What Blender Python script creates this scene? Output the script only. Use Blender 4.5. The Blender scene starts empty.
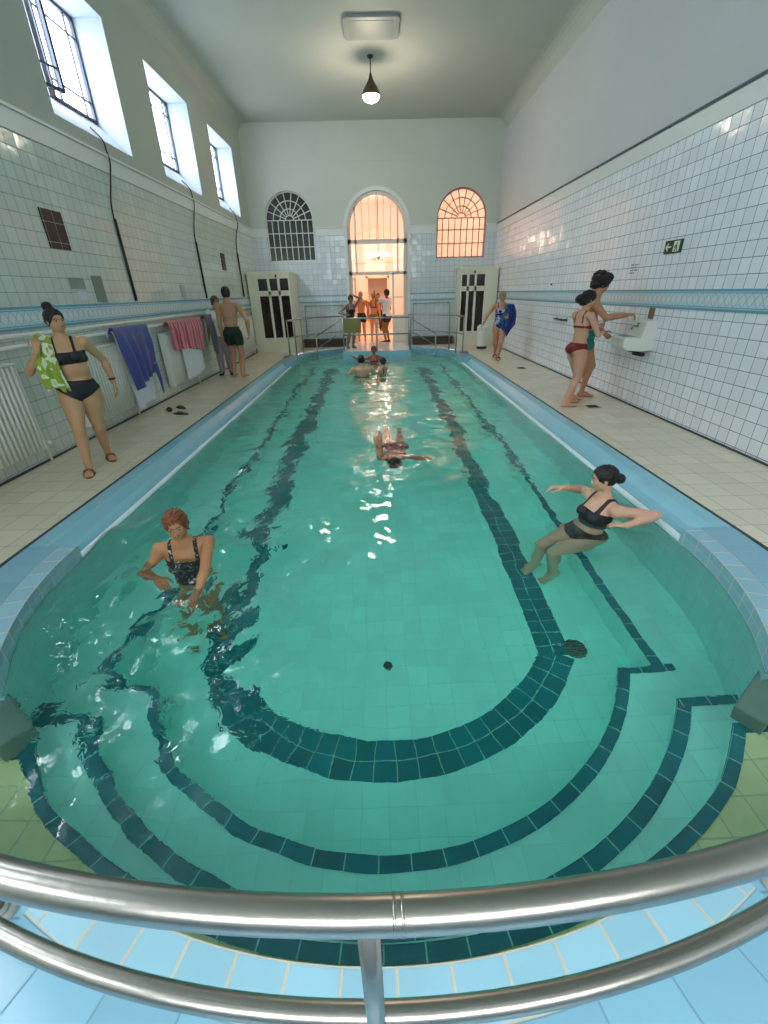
import bpy, math, random
import numpy as np
from mathutils import Vector, Matrix
import openvdb as vdb
C = bpy.context.scene.collection
PI = math.pi
random.seed(7)

# ---------------------------------------------------------------- node helpers
def new_mat(name):
    m = bpy.data.materials.new(name); m.use_nodes = True
    nt = m.node_tree
    for n in list(nt.nodes):
        nt.nodes.remove(n)
    out = nt.nodes.new('ShaderNodeOutputMaterial')
    return m, nt, out
def nd(nt, typ, inp=None, **props):
    n = nt.nodes.new(typ)
    for k, v in props.items():
        setattr(n, k, v)
    if inp:
        for k, v in inp.items():
            s = n.inputs[k]
            if isinstance(v, bpy.types.NodeSocket):
                nt.links.new(v, s)
            else:
                s.default_value = v
    return n
def math_n(nt, op, a, b=None, c=None):
    d = {0: a}
    if b is not None: d[1] = b
    if c is not None: d[2] = c
    return nd(nt, 'ShaderNodeMath', d, operation=op).outputs[0]
def vmath(nt, op, a, b=None):
    d = {0: a}
    if b is not None: d[1] = b
    return nd(nt, 'ShaderNodeVectorMath', d, operation=op).outputs[0]
def rgba(c): return (c[0], c[1], c[2], 1.0)
def srgb(r, g, b):
    f = lambda v: ((v/255)/12.92 if v/255 <= .04045 else ((v/255+.055)/1.055)**2.4)
    return (f(r), f(g), f(b))
def mix_col(nt, fac, a, b, blend='MIX'):
    n = nd(nt, 'ShaderNodeMix', data_type='RGBA', blend_type=blend)
    for s, v in ((n.inputs[0], fac), (n.inputs[6], a), (n.inputs[7], b)):
        if isinstance(v, bpy.types.NodeSocket): nt.links.new(v, s)
        else: s.default_value = v
    return n.outputs[2]
def coords(nt, axes='obj_xy'):
    """a vector whose x,y are metres along the surface"""
    tc = nt.nodes.new('ShaderNodeTexCoord')
    if axes == 'uv': return tc.outputs['UV']
    sp = nd(nt, 'ShaderNodeSeparateXYZ', {0: tc.outputs['Object']})
    a, b = {'obj_xy': (0, 1), 'obj_yz': (1, 2), 'obj_xz': (0, 2)}[axes]
    return nd(nt, 'ShaderNodeCombineXYZ', {0: sp.outputs[a], 1: sp.outputs[b], 2: 0.0}).outputs[0]

def plain(name, col, rough=.5, metal=0, bump=0, bscale=60, var=0.0, vscale=4, spec=.5, emit=None, estr=0, sheen=0):
    m, nt, out = new_mat(name)
    b = nd(nt, 'ShaderNodeBsdfPrincipled', {'Base Color': rgba(col), 'Roughness': rough, 'Metallic': metal, 'Specular IOR Level': spec})
    tc = nt.nodes.new('ShaderNodeTexCoord')
    if var:
        n = nd(nt, 'ShaderNodeTexNoise', {'Vector': tc.outputs['Object'], 'Scale': vscale, 'Detail': 4.0})
        f = math_n(nt, 'MULTIPLY_ADD', n.outputs[0], 2*var, 1-var)
        c = nd(nt, 'ShaderNodeVectorMath', {0: (col[0], col[1], col[2])}, operation='SCALE')
        nt.links.new(f, c.inputs['Scale'])
        nt.links.new(c.outputs[0], b.inputs['Base Color'])
    if bump:
        n2 = nd(nt, 'ShaderNodeTexNoise', {'Vector': tc.outputs['Object'], 'Scale': bscale, 'Detail': 3.0})
        bp = nd(nt, 'ShaderNodeBump', {'Strength': bump, 'Distance': .01, 'Height': n2.outputs[0]})
        nt.links.new(bp.outputs[0], b.inputs['Normal'])
    if sheen: b.inputs['Sheen Weight'].default_value = sheen
    if emit:
        b.inputs['Emission Color'].default_value = rgba(emit); b.inputs['Emission Strength'].default_value = estr
    nt.links.new(b.outputs[0], out.inputs[0])
    return m

def tile_nodes(nt, vec, col, grout, w, h, mortar, var=.06, tilt=.02, stain_caustic=.0, offset=0.0):
    """colour, normal and roughness of a field of ceramic tiles"""
    br = nd(nt, 'ShaderNodeTexBrick', {'Vector': vec, 'Color1': (1, 1, 1, 1), 'Color2': (1, 1, 1, 1), 'Mortar': (0, 0, 0, 1), 'Scale': 1.0,
            'Mortar Size': mortar, 'Mortar Smooth': .3, 'Brick Width': w, 'Row Height': h}, offset=offset, squash=1.0)
    fac = br.outputs['Fac']
    sc = nd(nt, 'ShaderNodeVectorMath', {0: vec, 1: (w, h, 1)}, operation='DIVIDE').outputs[0]
    cell = vmath(nt, 'FLOOR', sc)
    wn = nd(nt, 'ShaderNodeTexWhiteNoise', {'Vector': cell}, noise_dimensions='3D')
    f = math_n(nt, 'MULTIPLY_ADD', wn.outputs['Value'], 2*var, 1-var)
    ns = nd(nt, 'ShaderNodeTexNoise', {'Vector': vec, 'Scale': 1.3, 'Detail': 5.0, 'Roughness': .6})
    f2 = math_n(nt, 'MULTIPLY_ADD', ns.outputs[0], stain_caustic*2, 1-stain_caustic)  # slow mottling: stains, and caustic light painted into the pool floor
    f = math_n(nt, 'MULTIPLY', f, f2)
    c = nd(nt, 'ShaderNodeVectorMath', {0: col}, operation='SCALE')
    nt.links.new(f, c.inputs['Scale'])
    colr = mix_col(nt, fac, c.outputs[0], rgba(grout))
    # per tile tilt + slow waviness + sunk joints
    geo = nt.nodes.new('ShaderNodeNewGeometry')
    off = vmath(nt, 'SUBTRACT', wn.outputs['Color'], (.5, .5, .5))
    off = nd(nt, 'ShaderNodeVectorMath', {0: off}, operation='SCALE'); off.inputs['Scale'].default_value = tilt
    nn = vmath(nt, 'NORMALIZE', vmath(nt, 'ADD', geo.outputs['Normal'], off.outputs[0]))
    wv = nd(nt, 'ShaderNodeTexNoise', {'Vector': vec, 'Scale': 9.0, 'Detail': 1.0})
    hgt = math_n(nt, 'MULTIPLY_ADD', fac, -.35, math_n(nt, 'MULTIPLY', wv.outputs[0], .5))
    bp = nd(nt, 'ShaderNodeBump', {'Strength': .35, 'Distance': .008, 'Height': hgt, 'Normal': nn})
    return colr, bp.outputs[0], fac

def tile_mat(name, axes, col, grout, w, h, mortar=.003, rough=.18, var=.05, tilt=.02, stain_caustic=.05, offset=0.0, spec=.5):
    m, nt, out = new_mat(name)
    v = coords(nt, axes)
    c, n, fac = tile_nodes(nt, v, col, grout, w, h, mortar, var, tilt, stain_caustic, offset)
    r = math_n(nt, 'MULTIPLY_ADD', fac, .5, rough)
    b = nd(nt, 'ShaderNodeBsdfPrincipled', {'Base Color': c, 'Roughness': r, 'Normal': n, 'Specular IOR Level': spec})
    nt.links.new(b.outputs[0], out.inputs[0])
    return m

def wall_mat(name, axes, col, grout, plaster, split, zoff=0.03, stain_caustic=.04, mortar=.004):
    """white wall tiles below the height `split`, painted plaster above it"""
    m, nt, out = new_mat(name)
    tc = nt.nodes.new('ShaderNodeTexCoord')
    sp = nd(nt, 'ShaderNodeSeparateXYZ', {0: tc.outputs['Object']})
    a = {'obj_yz': 1, 'obj_xz': 0}[axes]
    v = nd(nt, 'ShaderNodeCombineXYZ', {0: sp.outputs[a], 1: math_n(nt, 'SUBTRACT', sp.outputs[2], zoff), 2: 0.0}).outputs[0]
    c, n, fac = tile_nodes(nt, v, col, grout, .15, .15, mortar, .04, .06, stain_caustic)
    b = nd(nt, 'ShaderNodeBsdfPrincipled', {'Base Color': c, 'Roughness': math_n(nt, 'MULTIPLY_ADD', fac, .5, .14), 'Normal': n})
    ns = nd(nt, 'ShaderNodeTexNoise', {'Vector': tc.outputs['Object'], 'Scale': .8, 'Detail': 6.0, 'Roughness': .6})
    f = math_n(nt, 'MULTIPLY_ADD', ns.outputs[0], .14, .93)
    pc = nd(nt, 'ShaderNodeVectorMath', {0: plaster}, operation='SCALE'); nt.links.new(f, pc.inputs['Scale'])
    n2 = nd(nt, 'ShaderNodeTexNoise', {'Vector': tc.outputs['Object'], 'Scale': 14.0, 'Detail': 4.0})
    bp = nd(nt, 'ShaderNodeBump', {'Strength': .15, 'Distance': .02, 'Height': n2.outputs[0]})
    b2 = nd(nt, 'ShaderNodeBsdfPrincipled', {'Base Color': pc.outputs[0], 'Roughness': .6, 'Normal': bp.outputs[0]})
    g = math_n(nt, 'GREATER_THAN', sp.outputs[2], split)
    mx = nd(nt, 'ShaderNodeMixShader', {0: g, 1: b.outputs[0], 2: b2.outputs[0]})
    nt.links.new(mx.outputs[0], out.inputs[0])
    return m

def band_mat(name, axes):
    """tiled frieze: border, lattice of pale diamonds between blue triangles"""
    m, nt, out = new_mat(name)
    v = coords(nt, axes)
    sp = nd(nt, 'ShaderNodeSeparateXYZ', {0: v})
    u = math_n(nt, 'SUBTRACT', math_n(nt, 'FRACT', math_n(nt, 'DIVIDE', sp.outputs[0], .105)), .5)
    w = math_n(nt, 'DIVIDE', math_n(nt, 'SUBTRACT', sp.outputs[1], 1.435), .135)
    s = math_n(nt, 'ADD', math_n(nt, 'ABSOLUTE', u), math_n(nt, 'ABSOLUTE', w))
    dia = math_n(nt, 'LESS_THAN', s, .47)
    rim = math_n(nt, 'LESS_THAN', math_n(nt, 'ABSOLUTE', math_n(nt, 'SUBTRACT', s, .5)), .035)
    c = mix_col(nt, dia, rgba(srgb(190, 220, 232)), rgba(srgb(222, 226, 226)))
    c = mix_col(nt, rim, c, rgba(srgb(135, 175, 195)))
    edge = math_n(nt, 'GREATER_THAN', math_n(nt, 'ABSOLUTE', w), .5)
    c = mix_col(nt, edge, c, rgba(srgb(112, 165, 188)))
    line = math_n(nt, 'LESS_THAN', math_n(nt, 'ABSOLUTE', math_n(nt, 'SUBTRACT', math_n(nt, 'ABSOLUTE', w), .6)), .03)
    c = mix_col(nt, line, c, rgba(srgb(190, 214, 220)))
    ns = nd(nt, 'ShaderNodeTexNoise', {'Vector': v, 'Scale': 8.0})
    bp = nd(nt, 'ShaderNodeBump', {'Strength': .3, 'Distance': .01, 'Height': math_n(nt, 'ADD', ns.outputs[0], math_n(nt, 'MULTIPLY', dia, .4))})
    b = nd(nt, 'ShaderNodeBsdfPrincipled', {'Base Color': c, 'Roughness': .2, 'Normal': bp.outputs[0]})
    nt.links.new(b.outputs[0], out.inputs[0])
    return m

def stripe_cloth(name, c1, c2, period, axis=0, c3=None, rough=.9, width=.5, noise=0.0):
    m, nt, out = new_mat(name)
    tc = nt.nodes.new('ShaderNodeTexCoord')
    sp = nd(nt, 'ShaderNodeSeparateXYZ', {0: tc.outputs['UV']})
    p = math_n(nt, 'FRACT', math_n(nt, 'DIVIDE', sp.outputs[axis], period))
    f = math_n(nt, 'LESS_THAN', p, width)
    c = mix_col(nt, f, rgba(c1), rgba(c2))
    if c3:
        ns = nd(nt, 'ShaderNodeTexNoise', {'Vector': tc.outputs['UV'], 'Scale': noise or 9.0, 'Detail': 2.0})
        c = mix_col(nt, math_n(nt, 'GREATER_THAN', ns.outputs[0], .52), c, rgba(c3))
    n2 = nd(nt, 'ShaderNodeTexNoise', {'Vector': tc.outputs['Object'], 'Scale': 150.0})
    bp = nd(nt, 'ShaderNodeBump', {'Strength': .4, 'Distance': .004, 'Height': n2.outputs[0]})
    b = nd(nt, 'ShaderNodeBsdfPrincipled', {'Base Color': c, 'Roughness': rough, 'Normal': bp.outputs[0], 'Sheen Weight': .3})
    nt.links.new(b.outputs[0], out.inputs[0])
    return m

def blotch(name, c1, c2, scale, thr=.5, rough=.8, c3=None, thr3=.62):
    m, nt, out = new_mat(name)
    tc = nt.nodes.new('ShaderNodeTexCoord')
    ns = nd(nt, 'ShaderNodeTexNoise', {'Vector': tc.outputs['Object'], 'Scale': scale, 'Detail': 1.5})
    c = mix_col(nt, math_n(nt, 'GREATER_THAN', ns.outputs[0], thr), rgba(c1), rgba(c2))
    if c3:
        n3 = nd(nt, 'ShaderNodeTexVoronoi', {'Vector': tc.outputs['Object'], 'Scale': scale*1.3})
        c = mix_col(nt, math_n(nt, 'LESS_THAN', n3.outputs[0], thr3), c, rgba(c3))
    b = nd(nt, 'ShaderNodeBsdfPrincipled', {'Base Color': c, 'Roughness': rough, 'Sheen Weight': .2})
    nt.links.new(b.outputs[0], out.inputs[0])
    return m

M = {}
W = (.80, .81, .80)
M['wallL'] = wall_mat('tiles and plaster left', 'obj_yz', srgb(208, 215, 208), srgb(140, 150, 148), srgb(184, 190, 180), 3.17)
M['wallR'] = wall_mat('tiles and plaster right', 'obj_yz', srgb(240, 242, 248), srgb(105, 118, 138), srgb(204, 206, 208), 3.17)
M['wallF'] = wall_mat('tiles and plaster far', 'obj_xz', srgb(206, 216, 222), srgb(150, 162, 172), srgb(200, 205, 198), 3.17)
M['plaster'] = plain('ceiling plaster', srgb(188, 192, 184), .7, bump=.1, bscale=9, var=.06, vscale=.7)
M['trim'] = plain('white moulding', srgb(222, 225, 224), .4, var=.04)
M['reveal'] = plain('white reveal paint', srgb(182, 192, 206), .5, var=.03)
M['band_yz'] = band_mat('blue diamond frieze side', 'obj_yz')
M['band_xz'] = band_mat('blue diamond frieze far', 'obj_xz')
M['deck'] = tile_mat('cream deck tiles', 'obj_xy', srgb(220, 211, 188), srgb(150, 142, 126), .25, .25, .0035, .22, .05, .012, .08)
M['dark'] = plain('dark drain joint', srgb(60, 68, 74), .6, var=.2)
M['blue_uv'] = tile_mat('pale blue coping tiles', 'uv', srgb(144, 188, 204), srgb(190, 184, 166), .145, .125, .005, .22, .06, .012, .06)
M['blue_uv2'] = tile_mat('blue surround tiles', 'uv', srgb(128, 176, 196), srgb(108, 148, 168), .20, .245, .0035, .25, .07, .012, .14)
M['blue_xy'] = tile_mat('blue walkway tiles', 'obj_xy', srgb(122, 168, 192), srgb(104, 134, 152), .2, .2, .004, .25, .06, .012, .1)
M['gutter'] = plain('blue glazed gutter', srgb(138, 194, 210), .2, var=.08, vscale=6)
M['pool'] = tile_mat('pale turquoise pool tiles', 'obj_xy', srgb(182, 246, 236), srgb(172, 237, 226), .15, .15, .003, .3, .04, .01, .24)  # strong mottling imitates blotches of caustic light in the tile colour
M['pool_uv'] = tile_mat('pale turquoise pool wall tiles', 'uv', srgb(168, 228, 226), srgb(156, 218, 216), .15, .15, .003, .3, .05, .01, .12)
M['tread'] = tile_mat('cream step tiles', 'obj_xy', srgb(222, 228, 170), srgb(190, 205, 160), .15, .15, .004, .3, .05, .01, .16)
M['stripe'] = tile_mat('dark teal stripe tiles', 'uv', srgb(0, 112, 124), srgb(120, 210, 200), .148, .5, .0035, .25, .2, .01, .1)
M['stripe2'] = tile_mat('dark teal double stripe tiles', 'uv', srgb(0, 112, 124), srgb(120, 210, 200), .125, .118, .003, .25, .2, .01, .1)
M['steel'] = plain('brushed stainless steel', (.44, .41, .37), .27, 1.0, bump=.05, bscale=35, var=.12, vscale=14)
M['steel_far'] = plain('weathered steel tube', (.34, .35, .33), .35, .9, var=.1)
M['stone'] = plain('grey stone cheek', srgb(92, 124, 112), .35, var=.25, vscale=9)
M['white'] = plain('white enamel', srgb(228, 228, 220), .35, var=.03)
M['cream'] = plain('cream paint', srgb(226, 224, 205), .45, var=.04)
M['black'] = plain('black rubber', (.02, .02, .022), .5)
M['frame'] = plain('dark blue-grey window frame', srgb(52, 62, 84), .45)
M['mullion'] = plain('grey mullion', srgb(120, 120, 128), .5)
M['dglass'] = plain('dark brown glass', srgb(34, 20, 18), .12, spec=.6)
M['redtile'] = tile_mat('dark red glazed tiles', 'obj_yz', srgb(38, 12, 13), srgb(170, 150, 150), .19, .2, .004, .45, .2)
M['grey'] = plain('grey painted metal', srgb(140, 148, 142), .45, var=.08)
M['olive'] = plain('olive panel', srgb(126, 122, 70), .6, var=.1)
M['bench'] = plain('dark wood bench', srgb(70, 62, 52), .6, var=.2)
M['greenpipe'] = plain('pale green tube', srgb(120, 150, 145), .4)
M['brass'] = plain('bronze lamp shade', srgb(96, 84, 62), .35, .6)
M['bulb'] = plain('glowing opal glass', (1, .95, .85), .3, emit=(1, .93, .78), estr=26)
M['hallwall'] = plain('peach hall plaster', srgb(246, 228, 218), .6, var=.08, vscale=1.5)
M['hallfloor'] = tile_mat('cream hall tiles', 'obj_xy', srgb(240, 228, 205), srgb(200, 180, 150), .3, .3, .004, .2)
M['hallglow'] = plain('hall lamp glass', (1, .85, .6), .3, emit=(1, .86, .66), estr=14)
M['gate'] = plain('pale door enamel', srgb(236, 222, 212), .4)
M['brown'] = plain('brown cardboard', srgb(120, 104, 70), .7)
M['paper'] = plain('white paper', srgb(205, 215, 225), .7)
M['ink'] = plain('blue-grey ink', srgb(120, 135, 160), .7)
M['sign'] = plain('dark green sign', srgb(10, 46, 30), .35)
M['signw'] = plain('pale sign print', srgb(215, 230, 205), .5)
M['eye'] = plain('eye white', (.36, .33, .30), .6)
M['iris'] = plain('dark iris', (.02, .014, .01), .6)
M['lips'] = plain('lips', srgb(170, 95, 85), .45)

def glass_mats():
    m, nt, out = new_mat('clear window glass')
    g = nd(nt, 'ShaderNodeBsdfGlossy', {'Roughness': .02}); t = nd(nt, 'ShaderNodeBsdfTransparent', {'Color': (.93, .96, 1, 1)})
    fr = nd(nt, 'ShaderNodeFresnel', {'IOR': 1.45})
    mx = nd(nt, 'ShaderNodeMixShader', {0: fr.outputs[0], 1: t.outputs[0], 2: g.outputs[0]}); nt.links.new(mx.outputs[0], out.inputs[0])
    M['glass'] = m
    m, nt, out = new_mat('frosted pink glass')
    g = nd(nt, 'ShaderNodeBsdfTranslucent', {'Color': (.95, .86, .80, 1)}); t = nd(nt, 'ShaderNodeBsdfTransparent', {'Color': (.95, .88, .84, 1)})
    gl = nd(nt, 'ShaderNodeBsdfGlossy', {'Roughness': .15})
    mx = nd(nt, 'ShaderNodeMixShader', {0: .35, 1: g.outputs[0], 2: t.outputs[0]})
    mx2 = nd(nt, 'ShaderNodeMixShader', {0: .06, 1: mx.outputs[0], 2: gl.outputs[0]}); nt.links.new(mx2.outputs[0], out.inputs[0])
    M['frost'] = m
    # water: clear refracting surface over a teal absorbing body
    m, nt, out = new_mat('pool water')
    tc = nt.nodes.new('ShaderNodeTexCoord')
    n1 = nd(nt, 'ShaderNodeTexNoise', {'Vector': tc.outputs['Object'], 'Scale': 11.0, 'Detail': 3.0, 'Distortion': .8})
    at = nd(nt, 'ShaderNodeAttribute', None, attribute_name='chop')
    hgt = math_n(nt, 'MULTIPLY', n1.outputs[0], at.outputs['Fac'])
    bp = nd(nt, 'ShaderNodeBump', {'Strength': .45, 'Distance': .012, 'Height': hgt})
    g = nd(nt, 'ShaderNodeBsdfGlass', {'Color': (1, 1, 1, 1), 'Roughness': 0.0, 'IOR': 1.33, 'Normal': bp.outputs[0]})
    va = nd(nt, 'ShaderNodeVolumeAbsorption', {'Color': (.0, .92, .80, 1), 'Density': .34})
    nt.links.new(g.outputs[0], out.inputs['Surface']); nt.links.new(va.outputs[0], out.inputs['Volume'])
    M['water'] = m
glass_mats()

# ---------------------------------------------------------------- mesh helpers
class MB:
    def __init__(s): s.v = []; s.f = []; s.uv = []; s.mi = []; s.sm = []
    def face(s, idx, uv=None, mi=0, sm=False):
        s.f.append(tuple(idx)); s.uv.append(uv); s.mi.append(mi); s.sm.append(sm)
    def quad(s, pts, uv=None, mi=0, sm=False):
        n = len(s.v); s.v += [tuple(p) for p in pts]; s.face(range(n, n+len(pts)), uv, mi, sm)
    def box(s, lo, hi, mi=0, R=None, o=(0, 0, 0)):
        x0, y0, z0 = lo; x1, y1, z1 = hi; n = len(s.v)
        P = [(x0, y0, z0), (x1, y0, z0), (x1, y1, z0), (x0, y1, z0), (x0, y0, z1), (x1, y0, z1), (x1, y1, z1), (x0, y1, z1)]
        if R is not None: P = [tuple(R @ Vector(p) + Vector(o)) for p in P]
        s.v += P
        for f in ((0, 3, 2, 1), (4, 5, 6, 7), (0, 1, 5, 4), (1, 2, 6, 5), (2, 3, 7, 6), (3, 0, 4, 7)):
            s.face([n+i for i in f], None, mi)
    def tube(s, pts, r, seg=12, mi=0, caps=True, closed=False):
        pts = [Vector(p) for p in pts]; rr = r if isinstance(r, (list, tuple)) else [r]*len(pts); n0 = len(s.v); up = None
        for i, p in enumerate(pts):
            a = pts[i-1] if (i > 0 or closed) else pts[i]; b = pts[(i+1) % len(pts)] if (i < len(pts)-1 or closed) else pts[i]
            t = (b-a).normalized()
            if up is None:
                up = Vector((0, 0, 1)) if abs(t.z) < .9 else Vector((1, 0, 0))
            x = t.cross(up)
            if x.length < 1e-6: x = t.cross(Vector((0, 1, 0)))
            x.normalize(); y = x.cross(t).normalized(); up = y
            for k in range(seg):
                a_ = 2*PI*k/seg; s.v.append(tuple(p + (x*math.cos(a_) + y*math.sin(a_))*rr[i]))
        m = len(pts)
        for i in range(m if closed else m-1):
            j = (i+1) % m
            for k in range(seg):
                l = (k+1) % seg
                s.face((n0+i*seg+k, n0+i*seg+l, n0+j*seg+l, n0+j*seg+k), None, mi, True)
        if caps and not closed:
            s.face([n0+k for k in reversed(range(seg))], None, mi); s.face([n0+(m-1)*seg+k for k in range(seg)], None, mi)
    def lathe(s, prof, c, seg=24, mi=0, axis='z'):
        n0 = len(s.v)
        for (r, h) in prof:
            for k in range(seg):
                a = 2*PI*k/seg
                p = (c[0]+r*math.cos(a), c[1]+r*math.sin(a), c[2]+h)
                if axis == 'x': p = (c[0]+h, c[1]+r*math.cos(a), c[2]+r*math.sin(a))
                s.v.append(p)
        for i in range(len(prof)-1):
            for k in range(seg):
                l = (k+1) % seg
                s.face((n0+i*seg+k, n0+i*seg+l, n0+(i+1)*seg+l, n0+(i+1)*seg+k), None, mi, True)
    def extrude(s, prof, axis_pts, mi=0, uv=True):
        """profile of (x,z) points swept along y between the two values"""
        y0, y1 = axis_pts; d = 0
        for (a, b) in zip(prof[:-1], prof[1:]):
            l = math.hypot(b[0]-a[0], b[1]-a[1])
            s.quad([(a[0], y0, a[1]), (b[0], y0, b[1]), (b[0], y1, b[1]), (a[0], y1, a[1])], [(y0, d), (y0, d+l), (y1, d+l), (y1, d)], mi, True); d += l
    def prism(s, poly, z0, z1, mi=0):
        n = len(s.v); k = len(poly)
        s.v += [(p[0], p[1], z0) for p in poly] + [(p[0], p[1], z1) for p in poly]
        s.face(list(range(n+k-1, n-1, -1)), None, mi); s.face(range(n+k, n+2*k), None, mi)
        for i in range(k):
            j = (i+1) % k; s.face((n+i, n+j, n+k+j, n+k+i), None, mi)
    def build(s, name, mat, parent=None, bevel=0):
        me = bpy.data.meshes.new(name); me.from_pydata(s.v, [], s.f)
        for m_ in (mat if isinstance(mat, (list, tuple)) else [mat]): me.materials.append(m_)
        me.polygons.foreach_set('material_index', s.mi); me.polygons.foreach_set('use_smooth', s.sm)
        if any(u is not None for u in s.uv):
            ul = me.uv_layers.new(name='UVMap'); i = 0
            for f, u in zip(s.f, s.uv):
                for k in range(len(f)):
                    ul.data[i].uv = u[k] if u else (0, 0)
                    i += 1
        me.update()
        o = bpy.data.objects.new(name, me); C.objects.link(o)
        if parent: o.parent = parent
        if bevel:
            b = o.modifiers.new('bevel', 'BEVEL'); b.width = bevel; b.segments = 2; b.limit_method = 'ANGLE'
        return o
def tag(o, label, cat=None, group=None, kind=None):
    if label: o['label'] = label
    if cat: o['category'] = cat
    if group: o['group'] = group
    if kind: o['kind'] = kind
    return o
def struct(o, label=None):
    o['kind'] = 'structure'
    if label: o['label'] = label
    return o
def empty(name, loc, label, cat, group=None, rz=0):
    o = bpy.data.objects.new(name, None); C.objects.link(o); o.location = loc; o.rotation_euler = (0, 0, rz); o.empty_display_size = .1
    return tag(o, label, cat, group)
def keep(child, root):
    """parent a mesh made in world coordinates to its thing's Empty"""
    child.parent = root
    child.matrix_parent_inverse = (Matrix.Translation(root.location) @ root.rotation_euler.to_matrix().to_4x4()).inverted()
    return child
def copy_tree(o, parent=None):
    c = o.copy(); C.objects.link(c); c.parent = parent
    for ch in o.children: copy_tree(ch, c)
    return c
# ================================================================ the room
XL, XR, YF, YB, ZC = -3.72, 3.81, 15.66, -4.0, 5.874
CY, R0 = 2.69, 2.22            # centre and radius of the near end of the pool
FY = 12.60                     # centre of the far rounded end
ZW = -.12                      # water level
ZF = -1.20                     # pool floor

# windows of the left wall (inner opening)
WIN = [(-2.45+3.06*k, -.58+3.06*k) for k in range(6)]
WZ0, WZ1 = 3.56, 5.12
def wall_left():
    m = MB(); X0, X1 = XL-.50, XL
    m.box((X0, YB, -.2), (X1, YF, WZ0)); m.box((X0, YB, WZ1), (X1, YF, ZC+.2))
    ys = [YB] + [v for w in WIN for v in w] + [YF]
    for a, b in zip(ys[0::2], ys[1::2]): m.box((X0, a, WZ0), (X1, b, WZ1))
    struct(m.build('wall_left', M['wallL']))
wall_left()
m = MB(); m.box((XR, YB, -.2), (XR+.3, YF+.3, ZC+.2)); struct(m.build('wall_right', M['wallR']))
FILL_WIN = [(-2.9, -1.2), (-.80, .90), (1.3, 3.0)]; m = MB(); xs = [XL-.5]+[v for w in FILL_WIN for v in w]+[XR+.3]  # openings added in the unseen back wall to let in fill light
m.box((XL-.5, YB-.3, -.2), (XR+.3, YB, 2.9)); m.box((XL-.5, YB-.3, 5.0), (XR+.3, YB, ZC+.2))
for a, b in zip(xs[0::2], xs[1::2]): m.box((a, YB-.3, 2.9), (b, YB, 5.0))
struct(m.build('wall_back', M['wallF']))
m = MB(); m.box((XL-.5, YB-.3, ZC), (XR+.3, YF+.4, ZC+.2)); 
cv = .28                                        # coved edges of the ceiling
for sx, x in ((1, XL), (-1, XR)):
    pr = [(x + sx*(cv-cv*math.cos(a)), ZC-cv+cv*math.sin(a)) for a in [i*PI/12 for i in range(7)]]
    m.extrude(pr, (YB, YF))
struct(m.build('ceiling', M['plaster']))

# far wall with three arched openings
ARCH = {'door': (.12, .92, 0, 3.36), 'dark': (-2.53, .72, 2.50, 3.60), 'pink': (2.71, .755, 2.50, 3.56)}
def wall_far():
    m = MB(); Y0, Y1 = YF, YF+.32
    cols = []
    spans = sorted((c-r, c+r, k) for k, (c, r, z0, z1) in ARCH.items())
    x = XL-.5
    for a, b, k in spans:
        m.box((x, Y0, -.2), (a, Y1, ZC+.1)); x = b
        c, r, z0, zs = ARCH[k]
        if z0 > 0: m.box((a, Y0, -.2), (b, Y1, z0))
        n = 28; arc = [(c-r*math.cos(PI*i/n), zs+r*math.sin(PI*i/n)) for i in range(n+1)]
        for p, q in zip(arc[:-1], arc[1:]):
            for Y, rev in ((Y0, 0), (Y1, 1)):
                P = [(p[0], Y, p[1]), (q[0], Y, q[1]), (q[0], Y, ZC+.1), (p[0], Y, ZC+.1)]
                m.quad(P[::-1] if rev else P)
            m.quad([(p[0], Y0, p[1]), (p[0], Y1, p[1]), (q[0], Y1, q[1]), (q[0], Y0, q[1])])
    m.box((x, Y0, -.2), (XR+.3, Y1, ZC+.1))
    struct(m.build('wall_far', M['wallF']))
wall_far()

# mouldings, frieze, pipes under the frieze, base joints
def trimbox(name, lo, hi, mat, lab=None):
    m = MB(); m.box(lo, hi); return struct(m.build(name, mat), lab)
trimbox('trim_1', (XL, YB, 3.17), (XL+.025, YF, 3.36), M['trim']); trimbox('trim_2', (XL, YB, 3.36), (XL+.055, YF, 3.39), M['trim'])
trimbox('trim_3', (XR-.02, YB, 3.17), (XR, YF, 3.36), M['trim'])
m = MB()
for a, b in ((XL, -3.22), (-1.76, -.90), (1.14, 1.93), (3.49, XR)):
    m.box((a, YF-.025, 3.17), (b, YF, 3.36)); m.box((a, YF-.055, 3.36), (b, YF, 3.39))
struct(m.build('trim_4', M['trim']))
trimbox('trim_5', (XL, YB, 1.325), (XL+.014, YF, 1.545), M['band_yz']); trimbox('trim_6', (XR-.014, YB, 1.325), (XR, YF, 1.545), M['band_yz'])
m = MB(); m.box((XL, YF-.014, 1.325), (-.84, YF, 1.545)); m.box((1.08, YF-.014, 1.325), (XR, YF, 1.545)); struct(m.build('trim_7', M['band_xz']))
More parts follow.
